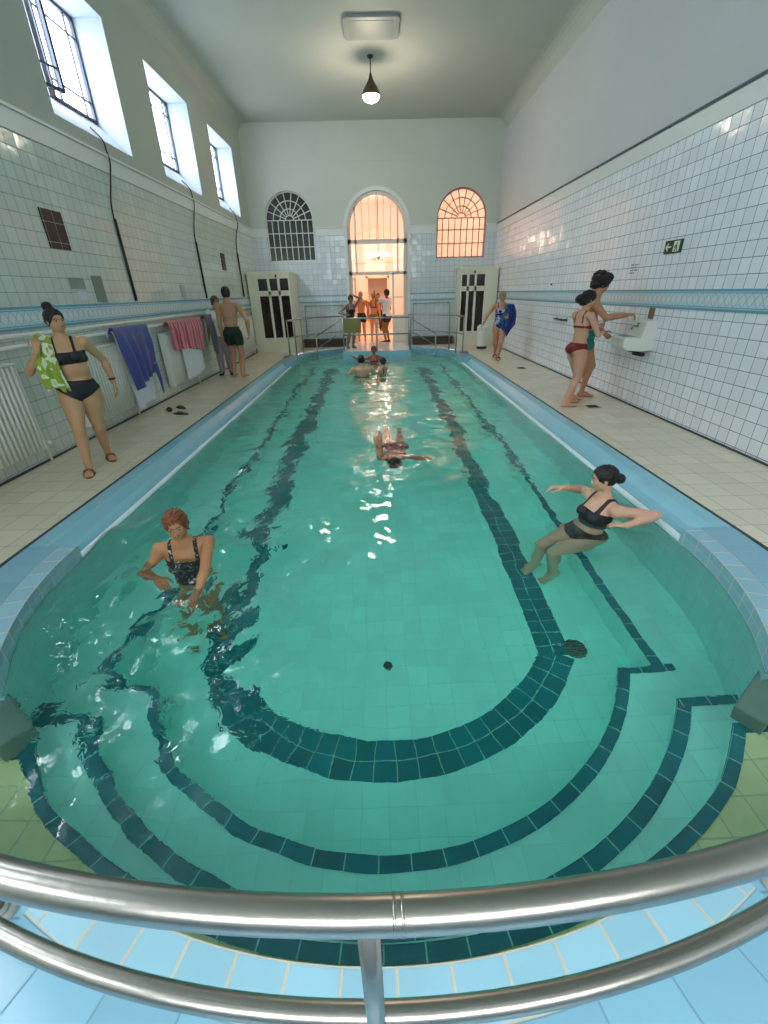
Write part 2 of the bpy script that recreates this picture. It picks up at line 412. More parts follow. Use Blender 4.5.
# right wall service pipe
m = MB(); m.tube([(XR-.03, YB+.1, 3.385), (XR-.03, YF-.02, 3.385)], .014, 8)
for y in range(-3, 16, 2): m.box((XR-.03, y-.01, 3.37), (XR, y+.01, 3.40))
tag(m.build('wall_pipe', plain('dark grey pipe', srgb(92, 104, 118), .5)), 'thin dark grey pipe running along the top of the tiles on the right wall', 'pipe')
for z, y0, lab in ((1.285, 3.0, 'upper white heating pipe under the blue frieze on the left wall'), (1.185, 3.0, 'lower white heating pipe just above the radiators on the left wall')):
    m = MB(); m.tube([(XL+.06, y0, z), (XL+.06, 14.1, z)], .019, 10)
    for y in (4.7, 7.2, 10.4, 11.6): m.box((XL, y-.012, z-.012), (XL+.06, y+.012, z+.012))
    tag(m.build('heating_pipe', M['white']), lab, 'pipe')
for i, (x0, x1) in enumerate(((XL, XL+.035), (XR-.03, XR))):
    trimbox(['baseboard_left', 'baseboard_right'][i], (x0, YB, -.01), (x1, YF, .012), M['dark'])

# deck around the pool: outer part, with the hole cut to the blue surround
def deck():
    m = MB(); e = 2.61
    for x0, x1 in ((XL-.1, -e), (e, XR+.1)):
        m.box((x0, YB, -.15), (x1, YF+.32, 0))
    # far part, up to the arc of the far coping
    n = 40; ya = FY
    for i in range(n):
        a0, a1 = PI*i/n, PI*(i+1)/n
        p = (e*math.cos(a0), ya+e*math.sin(a0)); q = (e*math.cos(a1), ya+e*math.sin(a1))
        m.quad([(q[0], q[1], 0), (p[0], p[1], 0), (p[0], YF+.32, 0), (q[0], YF+.32, 0)][::-1])
    return struct(m.build('floor', M['deck']))
deck()

AL0, AL1, ALX = .72, 1.50, 2.45           # side stair recesses of the near end
def half_width(y, r=R0):
    if AL0 <= y <= AL1: return ALX
    if y < CY: return math.sqrt(max(r*r-(CY-y)**2, 0))
    if y > FY: return math.sqrt(max(r*r-(y-FY)**2, 0))
    return r
A0_, A1_ = math.acos((CY-AL0)/R0), math.acos((CY-AL1)/R0)
def near_arcs(n=30):
    return [(-PI/2-A0_, -PI/2+A0_, n), (-PI, -PI/2-A1_, 12), (-PI/2+A1_, 0, 12)]
def outline(n=24):
    """plan outline of the basin, counter-clockwise from the left side of the near end"""
    P = []
    for a0, a1, k in ((-PI, -PI/2-A1_, 12), (-PI/2-A0_, -PI/2+A0_, 30), (-PI/2+A1_, 0, 12)):
        if a0 > -PI and a0 < -PI/2: P += [(-ALX, AL1), (-ALX, AL0)]
        if a0 > -PI/2: P += [(ALX, AL0), (ALX, AL1)]
        for i in range(k+1):
            a = a0+(a1-a0)*i/k; P.append((R0*math.cos(a), CY+R0*math.sin(a)))
    for i in range(n+1):
        a = PI*i/n; P.append((R0*math.cos(a), FY+R0*math.sin(a)))
    return P
def stad(r, n=48, near=True, far=True):
    """plan outline of the pool at half-width r, counter-clockwise from the near end"""
    P = []
    for i in range(n+1):
        a = -PI+PI*i/n; P.append((r*math.cos(a), CY+r*math.sin(a)))
    for i in range(n+1):
        a = PI*i/n; P.append((r*math.cos(a), FY+r*math.sin(a)))
    return P
# dark joint line between the deck and the blue surround
def ring(m, ra, rb, cy, a0, a1, z, n, mi=0, du=0):
    for i in range(n):
        t0, t1 = a0+(a1-a0)*i/n, a0+(a1-a0)*(i+1)/n
        P = [(r*math.cos(t), cy+r*math.sin(t), z) for r, t in ((ra, t0), (ra, t1), (rb, t1), (rb, t0))]
        rm = R0
        m.quad(P[::-1] if (rb-ra)*(a1-a0) > 0 else P, [(rm*t0, ra-R0+du), (rm*t1, ra-R0+du), (rm*t1, rb-R0+du), (rm*t0, rb-R0+du)][::-1] if (rb-ra)*(a1-a0) > 0 else [(rm*t0, ra-R0), (rm*t1, ra-R0), (rm*t1, rb-R0), (rm*t0, rb-R0)], mi)
m = MB()
for s in (-1, 1): m.box((min(s*2.583, s*2.612), YB, -.05), (max(s*2.583, s*2.612), FY, .002))
ring(m, 2.583, 2.612, FY, 0, PI, .002, 40)
struct(m.build('trim_8', M['dark']))

# coping, near end: inner ring row, outer ring row, walkway behind the ring
m = MB()
for a0_, a1_, k_ in near_arcs(): ring(m, R0, R0+.125, CY, a0_, a1_, 0, k_)
for t0, t1 in [(a+(b-a)*i/k, a+(b-a)*(i+1)/k) for a, b, k in near_arcs() for i in range(k)]:      # upright face of the ring down to the water
    c0, s0, c1, s1 = math.cos(t0), math.sin(t0), math.cos(t1), math.sin(t1)
    m.quad([(R0*c0, CY+R0*s0, 0), (R0*c1, CY+R0*s1, 0), (R0*c1, CY+R0*s1, -.13), (R0*c0, CY+R0*s0, -.13)], [(R0*t0, 0), (R0*t1, 0), (R0*t1, -.3), (R0*t0, -.3)], 0, True)
for s in (-1, 1):
    xs = sorted((s*R0, s*(R0+.125)))
    m.quad([(xs[0], CY, 0), (xs[1], CY, 0), (xs[1], 2.73, 0), (xs[0], 2.73, 0)], [(0, .01), (0, .115), (.04, .115), (.04, .01)])
    m.quad([(s*R0, CY, 0), (s*R0, 2.73, 0), (s*R0, 2.73, -.13), (s*R0, CY, -.13)], [(0, .01), (.04, .01), (.04, .115), (0, .115)])
struct(m.build('trim_9', M['blue_uv']))
m = MB()
for a0_, a1_, k_ in near_arcs(): ring(m, R0+.125, R0+.365, CY, a0_, a1_, 0, k_, 0, -.125+.245)
for s in (-1, 1):
    a, b = sorted((s*(R0+.125), s*(R0+.365)))
    m.quad([(a, CY, 0), (b, CY, 0), (b, 2.73, 0), (a, 2.73, 0)], [(0, .01), (0, .2), (.04, .2), (.04, .01)])
    a, b = sorted((s*R0, s*(R0+.365)))             # upright end faces towards the gutters
    m.quad([(a, 2.73, -.13), (a, 2.73, 0), (b, 2.73, 0), (b, 2.73, -.13)], [(0, .01), (0, .11), (.1, .11), (.1, .01)])
struct(m.build('trim_10', M['blue_uv2']))
m = MB(); XW = 2.583
def edge_strip(y0, y1, k):
    for i in range(k):
        a, b = y0+(y1-y0)*i/k, y0+(y1-y0)*(i+1)/k
        ha, hb = half_width(a+1e-5, R0+.02)+(0 if AL0 <= a < AL1-1e-4 else 0), half_width(b-1e-5, R0+.02)
        for s in (-1, 1):
            P_ = [(s*ha, a, -.003), (s*XW, a, -.003), (s*XW, b, -.003), (s*hb, b, -.003)]
            m.quad(P_ if s > 0 else P_[::-1])
m.quad([(-XW, YB, -.003), (XW, YB, -.003), (XW, CY-R0-.02, -.003), (-XW, CY-R0-.02, -.003)])
edge_strip(CY-R0-.02, AL0, 24); edge_strip(AL0, AL1, 1); edge_strip(AL1, CY, 12)
for s in (-1, 1):
    xa, xb = s*R0*math.sin(A0_), s*ALX; xc = s*R0*math.sin(A1_)
    m.quad([(xa, AL0, -.003), (xb, AL0, -.003), (xb, AL0, -.14), (xa, AL0, -.14)]); m.quad([(xc, AL1, -.003), (xb, AL1, -.003), (xb, AL1, -.14), (xc, AL1, -.14)])
    m.quad([(xb, AL0, -.003), (xb, AL1, -.003), (xb, AL1, -.14), (xb, AL0, -.14)])
struct(m.build('floor_near', M['blue_xy']))

# straight sides: flat coping, trough gutter and lip
for s, nm in ((-1, 'trim_11'), (1, 'trim_12')):
    prof = [(2.583, 0), (2.46, 0), (2.445, -.006), (2.42, -.035), (2.39, -.075), (2.35, -.098), (2.31, -.105), (2.28, -.098), (2.262, -.083), (2.245, -.075), (2.228, -.080), (2.22, -.095), (2.22, -.13)]
    m = MB(); m.extrude([(s*x, z) for x, z in prof], (2.73, 11.75))
    struct(m.build(nm, M['gutter']))
    m = MB()
    m.extrude([(s*2.262, -.0815), (s*2.245, -.0735), (s*2.228, -.0785), (s*2.2185, -.094), (s*2.2185, -.112)], (2.73, 11.75))
    struct(m.build('trim_%d' % (13+(s > 0)), plain('white lip glaze', srgb(222, 238, 242), .15)))
# far end coping
m = MB(); ring(m, R0, 2.583, FY, 0, PI, 0, 64)
for i in range(64):
    t0, t1 = PI*i/64, PI*(i+1)/64
    c0, s0, c1, s1 = math.cos(t0), math.sin(t0), math.cos(t1), math.sin(t1)
    m.quad([(R0*c0, FY+R0*s0, 0), (R0*c1, FY+R0*s1, 0), (R0*c1, FY+R0*s1, -.13), (R0*c0, FY+R0*s0, -.13)], [(R0*t0, 0), (R0*t1, 0), (R0*t1, -.3), (R0*t0, -.3)], 0, True)
for s in (-1, 1):
    a, b = sorted((s*R0, s*2.583))
    m.quad([(a, 11.75, 0), (b, 11.75, 0), (b, FY, 0), (a, FY, 0)], [(0, 0), (.36, 0), (.36, .85), (0, .85)])
    m.quad([(a, 11.75, -.13), (a, 11.75, 0), (b, 11.75, 0), (b, 11.75, -.13)], [(0, 0), (0, .3), (.36, .3), (.36, 0)])
    m.quad([(s*R0, 11.75, 0), (s*R0, FY, 0), (s*R0, FY, -.13), (s*R0, 11.75, -.13)], [(0, 0), (.85, 0), (.85, .3), (0, .3)])
struct(m.build('trim_15', M['blue_uv2']))

# basin
P = outline(48)
m = MB(); n = len(P); d = 0
m.quad([(p[0], p[1], ZF) for p in P]); m.uv[-1] = None
for i in range(n):
    a, b = P[i], P[(i+1) % n]; l = math.hypot(a[0]-b[0], a[1]-b[1])
    m.quad([(a[0], a[1], ZF), (a[0], a[1], -.13), (b[0], b[1], -.13), (b[0], b[1], ZF)], [(d, ZF), (d, -.13), (d+l, -.13), (d+l, ZF)], 1, True); d += l
m.mi = [0]+[1]*(len(m.f)-1)
struct(m.build('pool_floor', [M['pool'], M['pool_uv']]))

# steps at the near end: ring-shaped treads cut off by a straight line
def step_poly(ra, yc, rb=R0+.02, n=40, grow=0):
    def arc(r):
        a = math.acos(max(-1, min(1, (CY-yc)/r)))
        return [(-PI/2-a+2*a*i/n) for i in range(n+1)]
    rr = lambda t: ra-grow*(1-min(1, abs(t+PI/2)/.75)**2)
    inner = [(rr(t)*math.cos(t), CY+rr(t)*math.sin(t)) for t in arc(ra)]
    outer = [(rb*math.cos(t), CY+rb*math.sin(t)) for t in arc(rb)]
    return inner, outer
def add_step(name, ra0, yc, zt, mat, stripe_w=.066, rbig=R0+.02, grow=0):
    inner, outer = step_poly(ra0, yc, rbig, 40, grow); ra = ra0; m = MB(); n = len(inner)
    for i in range(n-1):
        a, b, c, d_ = inner[i], inner[i+1], outer[i+1], outer[i]
        m.quad([(a[0], a[1], zt), (b[0], b[1], zt), (c[0], c[1], zt), (d_[0], d_[1], zt)][::-1])
        m.quad([(a[0], a[1], ZF), (b[0], b[1], ZF), (b[0], b[1], zt), (a[0], a[1], zt)][::-1], None, 1, True)
    for (a, b) in ((inner[0], outer[0]), (outer[-1], inner[-1])):
        m.quad([(a[0], a[1], ZF), (b[0], b[1], ZF), (b[0], b[1], zt), (a[0], a[1], zt)], None, 1)
    struct(m.build(name, [mat, M['pool']]))
    # dark nosing: arc plus the straight ends
    m = MB(); A = math.acos((CY-yc)/ra0); k = 44; rr = lambda t: ra0-grow*(1-min(1, abs(t+PI/2)/.75)**2)
    pt = lambda r, t, z: (r*math.cos(t), CY+r*math.sin(t), z)
    for i in range(k):
        t0, t1 = -PI/2-A+2*A*i/k, -PI/2-A+2*A*(i+1)/k; r0_, r1_ = rr(t0), rr(t1); w_ = stripe_w
        m.quad([pt(r0_, t0, zt+.004), pt(r0_+w_, t0, zt+.004), pt(r1_+w_, t1, zt+.004), pt(r1_, t1, zt+.004)], [(ra0*t0, .02), (ra0*t0, .4), (ra0*t1, .4), (ra0*t1, .02)])
        m.quad([pt(r0_-.002, t0, zt+.004), pt(r1_-.002, t1, zt+.004), pt(r1_-.002, t1, zt-.03), pt(r0_-.002, t0, zt-.03)], [(ra0*t0, .02), (ra0*t1, .02), (ra0*t1, .4), (ra0*t0, .4)])
    for s in (-1, 1):
        x0 = abs(inner[0][0])-.01; x1 = min(abs(outer[0][0])-.02, x0+.34)
        m.quad([(s*x0, yc-.055, zt+.005), (s*x1, yc-.055, zt+.005), (s*x1, yc, zt+.005), (s*x0, yc, zt+.005)], [(x0, .02), (x1, .02), (x1, .4), (x0, .4)])
    return m
mA = add_step('pool_step_lower', 1.66, 1.98, -.90, M['pool']); struct(mA.build('trim_16', M['stripe']))
mB = add_step('pool_step_middle', 1.935, 1.64, -.68, M['pool']); struct(mB.build('trim_17', M['stripe']))
mC = add_step('pool_step_upper', 2.145, 1.38, -.46, M['tread'], .050, 2.97, .085); struct(mC.build('trim_18', M['stripe']))
# side benches with their dark edge line
for s, nm, tn in ((-1, 'pool_bench_left', 'trim_19'), (1, 'pool_bench_right', 'trim_20')):
    m = MB(); a, b = sorted((s*1.72, s*2.24)); m.box((a, 1.6, ZF), (b, 12.6, -.93)); struct(m.build(nm, M['pool']))
    m = MB(); a, b = sorted((s*1.72, s*1.79)); y = 1.98
    while y < 12.5:
        m.quad([(a, y, -.926), (b, y, -.926), (b, y+.148, -.926), (a, y+.148, -.926)], [(y, .02), (y, .3), (y+.148, .3), (y+.148, .02)]); y += .148
    struct(m.build(tn, M['stripe']))
# broad dark stripe on the pool floor: U with straight legs
m = MB(); zc = ZF+.004; cyb, ra, rb = 3.06, 1.345, 1.585; yk = 2.30
A = math.acos((cyb-yk)/((ra+rb)/2)); k = 50
for i in range(k):
    t0, t1 = -PI/2-A+2*A*i/k, -PI/2-A+2*A*(i+1)/k
    m.quad([(ra*math.cos(t0), cyb+ra*math.sin(t0), zc), (rb*math.cos(t0), cyb+rb*math.sin(t0), zc), (rb*math.cos(t1), cyb+rb*math.sin(t1), zc), (ra*math.cos(t1), cyb+ra*math.sin(t1), zc)],
           [(1.46*t0, .001), (1.46*t0, .235), (1.46*t1, .235), (1.46*t1, .001)])
for s in (-1, 1):
    y = yk-.02
    while y < 12.4:
        m.quad([(s*1.12, y, zc+.001), (s*1.355, y, zc+.001), (s*1.355, y+.25, zc+.001), (s*1.12, y+.25, zc+.001)], [(y, .001), (y, .235), (y+.25, .235), (y+.25, .001)]); y += .25
struct(m.build('trim_21', M['stripe2']))
# floor outlet grates
for (x, y, r, lab) in ((1.40, 2.33, .085, 'round dark drain grate on the pool floor beside the broad dark stripe'), (.01, 2.26, .035, 'tiny dark outlet in the middle of the pool floor')):
    root = empty('pool_drain', (x, y, ZF), lab, 'drain')
    m = MB(); m.lathe([(0, .012), (r*.92, .012), (r, 0), (r, -.01)], (0, 0, 0), 24); m.build('rim', M['stone'], root)
    m = MB()
    for i in range(-3, 4):
        w = math.sqrt(max(r*r*.8-(i*r*.24)**2, 0)); m.box((-w, i*r*.24-r*.05, .012), (w, i*r*.24+r*.05, .016))
    m.build('grate', M['dark'], root)
# sloping stone cheeks beside the near steps
for s, lab in ((-1, 'sloping grey stone cheek dipping into the water at the near left of the pool'), (1, 'sloping grey stone cheek dipping into the water at the near right of the pool')):
    m = MB(); a = -PI/2+s*math.radians(55); er = Vector((math.cos(a), math.sin(a), 0)); et = Vector((-math.sin(a), math.cos(a), 0))*(-s)
    c = Vector((0, CY, 0)); q = []
    p0, p1 = Vector((s*2.12, 1.70, 0)), Vector((s*1.70, 1.415, 0)); dd = (p1-p0).normalized(); nn = Vector((-dd.y*s, dd.x*s, 0)).normalized(); nn = nn if nn.y < 0 else -nn
    for p, z in ((p0, -.05), (p1, -.33), (p1, -.46), (p0, -.46)):
        for w in (0, .13): q.append(p+nn*w+Vector((0, 0, z)))
    n = len(m.v); m.v += [tuple(p) for p in q]
    for f in ((0, 1, 3, 2), (2, 3, 5, 4), (4, 5, 7, 6), (6, 7, 1, 0), (0, 2, 4, 6), (1, 7, 5, 3)): m.face(f)
    tag(m.build('stair_cheek', M['stone'], bevel=.01), lab, 'stone block')

# water body with a rippled surface
def waves(x, y):
    rng = np.random.RandomState(5); h = np.zeros_like(x)
    for k in range(64):
        lam = .13*(7.0**rng.rand()); th = rng.rand()*2*PI; ph = rng.rand()*2*PI
        kx, ky = 2*PI/lam*math.cos(th), 2*PI/lam*math.sin(th)
        wx = x+.08*np.sin(2.1*y+k); wy = y+.08*np.sin(1.7*x+2*k)
        s = np.sin(kx*wx+ky*wy+ph)
        h += .0019*lam**.9*(s+.35*np.abs(s)*1.0)
    sm = lambda t: np.clip(t, 0, 1)**2*(3-2*np.clip(t, 0, 1))
    calm = 1-.82*sm((x+.9)/.8)*sm((4.4-y)/1.2)                 # near right is almost still
    calm *= 1-.75*sm((1.5-y)/.7)                           # and the very near steps
    calm *= 1+.30*sm((-x+.3)/1.2)
    h = h*calm*(1.0+.8*sm((-x+.2)/.8)*sm((4-y)/1.0))
    def rings(cx, cy, lam, amp, fall):
        r = np.hypot(x-cx, y-cy); return amp*np.sin(2*PI*r/lam)*np.exp(-r/fall)*np.clip(r/.12, 0, 1)
    h += rings(-1.30, 2.25, .17, .0085, .60) + rings(-1.45, 2.75, .22, .003, .6) + rings(.2, 4.6, .25, .005, .6) + rings(0, 10.6, .3, .005, 1.0) + rings(1.45, 2.95, .21, .0045, .35)
    return h, calm
def water():
    gx = np.linspace(-2.48, 2.48, 180); gy = np.linspace(CY-R0-.06, FY+R0+.06, 530)
    X, Y = np.meshgrid(gx, gy); hw_, calm_ = waves(X, Y)
    r = R0+.035
    w = np.where(Y < CY, np.sqrt(np.maximum(r*r-(Y-CY)**2, 0)), np.where(Y > FY, np.sqrt(np.maximum(r*r-(Y-FY)**2, 0)), r))
    inside = (np.abs(X) < w) | ((Y > AL0-.03) & (Y < AL1+.03))
    cell = inside[:-1, :-1] | inside[:-1, 1:] | inside[1:, 1:] | inside[1:, :-1]
    N, K = X.shape; idx = np.arange(N*K).reshape(N, K)
    q = np.stack([idx[:-1, :-1], idx[:-1, 1:], idx[1:, 1:], idx[1:, :-1]], -1)[cell]
    v = np.concatenate([np.stack([X, Y, ZW+hw_], -1).reshape(-1, 3), np.stack([X, Y, np.full_like(X, ZF-.12)], -1).reshape(-1, 3)])
    e = np.concatenate([q[:, [0, 1]], q[:, [1, 2]], q[:, [2, 3]], q[:, [3, 0]]]); key = np.sort(e, 1)
    un, first, cnt = np.unique(key[:, 0]*(N*K)+key[:, 1], return_index=True, return_counts=True); be = e[first[cnt == 1]]
    off = N*K
    sides = np.stack([be[:, 1], be[:, 0], be[:, 0]+off, be[:, 1]+off], -1)
    F = np.concatenate([q, sides, q[:, ::-1]+off])
    used = np.unique(F); remap = np.full(len(v), -1); remap[used] = np.arange(len(used)); F = remap[F]
    me = bpy.data.meshes.new('pool_water'); me.from_pydata(v[used].tolist(), [], F.tolist()); me.materials.append(M['water'])
    at = me.attributes.new('chop', 'FLOAT', 'POINT'); at.data.foreach_set('value', np.tile(calm_.reshape(-1), 2)[used].astype(np.float32))
    me.polygons.foreach_set('use_smooth', [True]*len(q)+[False]*(len(F)-len(q))); me.update()
    o = bpy.data.objects.new('pool_water', me); C.objects.link(o)
    tag(o, 'clear rippled teal water filling the long pool', 'water', kind='stuff')
water()
# ================================================================ windows of the left wall
GX = XL-.43
def window(k, y0, y1, open_leaf):
    root = bpy.data.objects.new('window_%d' % k, None); C.objects.link(root); root.location = (XL, y0, WZ0); struct(root)
    # sloping sill
    m = MB(); n = len(m.v); zt = 3.96
    m.v += [(XL, y0, WZ0-.002), (XL, y1, WZ0-.002), (GX, y1, zt), (GX, y0, zt), (GX, y1, WZ0-.05), (GX, y0, WZ0-.05)]
    m.face((0, 1, 2, 3)); m.face((3, 2, 4, 5)); m.face((0, 3, 5)); m.face((1, 4, 2)); m.face((0, 5, 4, 1))
    m.box((GX-.10, y0, WZ0-.05), (GX-.03, y1, zt))
    # white lining of the opening
    m.box((GX-.06, y0, WZ0), (XL-.001, y0+.012, WZ1)); m.box((GX-.06, y1-.012, WZ0), (XL-.001, y1, WZ1)); m.box((GX-.06, y0, WZ1-.012), (XL-.001, y1, WZ1))
    struct(keep(m.build('window_reveal', M['reveal']), root))
    z0, z1 = zt, WZ1-.012; a, b = y0+.012, y1-.012; mid = a+(b-a)*.44
    m = MB(); m.box((GX-.05, mid-.055, z0), (GX+.02, mid+.055, z1)); struct(keep(m.build('window_mullion', M['mullion']), root))
    def leaf(p, q, ang, hinge):
        fr = MB(); w = .035; t = .022
        L = q-p
        for (u0, u1, v0, v1) in ((0, L, z0, z0+w), (0, L, z1-w, z1), (0, w, z0, z1), (L-w, L, z0, z1)): fr.box((-t, u0, v0), (t, u1, v1))
        for f in (.20, .80):
            fr.box((-.011, L*f-.010, z0), (.011, L*f+.010, z1)); zz = z0+(z1-z0)*f; fr.box((-.011, 0, zz-.010), (.011, L, zz+.010))
        gl = MB(); gl.quad([(0, w, z0+w), (0, L-w, z0+w), (0, L-w, z1-w), (0, w, z1-w)])
        R = Matrix.Rotation(ang, 4, 'Z') if hinge == 'lo' else Matrix.Translation((0, L, 0)) @ Matrix.Rotation(-ang, 4, 'Z') @ Matrix.Translation((0, -L, 0))
        fo = fr.build('casement', M['frame']); go = gl.build('pane', M['glass'])
        for o in (fo, go):
            o.data.transform(Matrix.Translation((GX, p, 0)) @ R)
        fo.parent = root; fo.matrix_parent_inverse = Matrix.Translation(root.location).inverted()
        go.parent = fo
        struct(fo); struct(go)
    leaf(mid+.055, b, 0, 'lo')
    leaf(a, mid-.055, -.32 if open_leaf else 0, 'lo')
for k, (a, b) in enumerate(WIN):
    if b > YB+.2: window(k+1, a, b, k == 3)

# arched openings of the far wall
def arch_frame(c, r, z0, zs, w, t, y, n=28):
    m = MB()
    def seg(p, q, hw):  # bar between two xz points
        d = Vector((q[0]-p[0], q[1]-p[1])); 
        if d.length < 1e-6: return
        d.normalize(); nrm = Vector((-d.y, d.x))*hw; a = [Vector(p)+nrm, Vector(q)+nrm, Vector(q)-nrm, Vector(p)-nrm]; k = len(m.v)
        m.v += [(v.x, y-t, v.y) for v in a]+[(v.x, y+t, v.y) for v in a]
        for f in ((0, 1, 2, 3), (7, 6, 5, 4), (0, 4, 5, 1), (1, 5, 6, 2), (2, 6, 7, 3), (3, 7, 4, 0)): m.face([k+i for i in f])
    ri = r-w/2
    arc = [(c-ri*math.cos(PI*i/n), zs+ri*math.sin(PI*i/n)) for i in range(n+1)]
    for p, q in zip(arc[:-1], arc[1:]): seg(p, q, w/2)
    seg((c-ri, z0), (c-ri, zs), w/2); seg((c+ri, z0), (c+ri, zs), w/2)
    return m, seg
def arch_window(num, key, barmat, glassmat):
    c, r, z0, zs = ARCH[key]; y = YF+.12
    root = bpy.data.objects.new('window_%d' % num, None); C.objects.link(root); root.location = (c, y, z0); struct(root)
    fw = .03 if key == 'dark' else .04
    m, seg = arch_frame(c, r, z0, zs, fw, .03, y)
    seg((c-r, z0+.025), (c+r, z0+.025), .02)
    hw = .0105
    for z in (z0+.40, z0+.76, zs+.0): seg((c-r, z), (c+r, z), hw)
    for i in range(1, 8):
        x = c-r+2*r*i/8; seg((x, z0), (x, zs), hw)
    for rr in (r*.17, r*.40, r*.68):
        a = [(c-rr*math.cos(PI*i/18), zs+rr*math.sin(PI*i/18)) for i in range(19)]
        for p, q in zip(a[:-1], a[1:]): seg(p, q, hw)
    for i in range(1, 9):
        t = PI*i/9; seg((c+r*.17*math.cos(t), zs+r*.17*math.sin(t)), (c+r*math.cos(t), zs+r*math.sin(t)), hw)
    struct(keep(m.build('glazing_bars', barmat), root))
    m = MB(); poly = [(c-r, z0), (c+r, z0)]+[(c+r*math.cos(PI*i/28), zs+r*math.sin(PI*i/28)) for i in range(29)]
    m.quad([(p[0], y+.01, p[1]) for p in poly]); struct(keep(m.build('pane', glassmat), root))
for i, (a, b) in enumerate(FILL_WIN):  # frames of the added fill-light windows behind the camera
    m = MB()
    for u0, u1, v0, v1 in ((a, b, 2.9, 2.96), (a, b, 4.94, 5.0), (a, a+.06, 2.9, 5.0), (b-.06, b, 2.9, 5.0), ((a+b)/2-.02, (a+b)/2+.02, 2.9, 5.0), (a, b, 3.6, 3.64), (a, b, 4.3, 4.34)): m.box((u0, YB-.22, v0), (u1, YB-.16, v1))
    struct(m.build('window_%d' % (9+i), M['frame']))
arch_window(7, 'dark', M['white'], plain('dark greenish glass', srgb(52, 58, 52), .18, var=.35, vscale=5))
arch_window(8, 'pink', plain('brown glazing bars', srgb(190, 145, 130), .5), M['frost'])

# the arched door to the hall
def hall_door():
    c, r, z0, zs = ARCH['door']; y = YF+.12
    root = bpy.data.objects.new('door_1', None); C.objects.link(root); root.location = (c, y, 0); struct(root)
    m, seg = arch_frame(c, r, 0, zs, .10, .05, y)
    seg((c-r, 3.0), (c+r, 3.0), .058); seg((c-r, 2.13), (c+r, 2.13), .045)
    for x, za, zb in [(-.55, 2.13, 3.9), (.76, 2.13, 3.9)]: seg((x, za), (x, zb), .026)
    for x in (-.33, -.11, .11, .33, .54): seg((x, 3.0), (x, zs+math.sqrt(max(r*r-(x-c)**2, 0))-.04), .011)
    seg((.60, 0), (.60, 2.13), .03)
    struct(keep(m.build('door_frame', M['gate']), root))
    # raised white surround
    m = MB(); n = 30
    for ra, rb, yy in ((r, r+.10, YF-.03),):
        pr = [(c-ra*math.cos(PI*i/n), zs+ra*math.sin(PI*i/n)) for i in range(n+1)]; pq = [(c-rb*math.cos(PI*i/n), zs+rb*math.sin(PI*i/n)) for i in range(n+1)]
        pr = [(c-ra, 0)]+pr+[(c+ra, 0)]; pq = [(c-rb, 0)]+pq+[(c+rb, 0)]
        for i in range(len(pr)-1):
            m.quad([(pr[i][0], yy, pr[i][1]), (pr[i+1][0], yy, pr[i+1][1]), (pq[i+1][0], yy, pq[i+1][1]), (pq[i][0], yy, pq[i][1])])
            m.quad([(pq[i][0], yy, pq[i][1]), (pq[i+1][0], yy, pq[i+1][1]), (pq[i+1][0], YF, pq[i+1][1]), (pq[i][0], YF, pq[i][1])])
            m.quad([(pr[i][0], yy, pr[i][1]), (pr[i+1][0], yy, pr[i+1][1]), (pr[i+1][0], YF+.1, pr[i+1][1]), (pr[i][0], YF+.1, pr[i][1])])
    struct(keep(m.build('door_surround', M['trim']), root))
    m = MB()
    for x0, x1 in ((-.74, -.58), (-.52, .73), (.79, .97)): m.quad([(x0, y, 2.18), (x1, y, 2.18), (x1, y, 2.93), (x0, y, 2.93)])
    poly = [(c+(r-.07)*math.cos(PI*i/28), zs+(r-.07)*math.sin(PI*i/28)) for i in range(29)]
    m.quad([(c+r-.07, y, 3.07)]+[(p[0], y, p[1]) for p in poly]+[(c-r+.07, y, 3.07)])
    m.quad([(.63, y, .9), (.97, y, .9), (.97, y, 2.07), (.63, y, 2.07)])
    struct(keep(m.build('pane', M['glass']), root))
    m = MB(); m.box((.63, y-.02, .02), (.97, y+.02, .9)); m.box((.63, y-.02, 1.42), (.97, y+.02, 1.46)); struct(keep(m.build('door_panel', M['gate']), root))
    m = MB(); R = Matrix.Rotation(math.radians(-72), 3, 'Z'); o = (-.755, y, 0)     # leaf folded back into the hall
    hall = R
    for lo, hi in (((0, -.02, .02), (.66, .02, .8)), ((0, -.02, .8), (.09, .02, 2.05)), ((.57, -.02, .8), (.66, .02, 2.05)), ((0, -.02, 1.95), (.66, .02, 2.05))):
        m.box(lo, hi, 0, Matrix.Rotation(math.radians(80), 3, 'Z'), o)
    struct(keep(m.build('door_leaf', M['gate']), root))
hall_door()

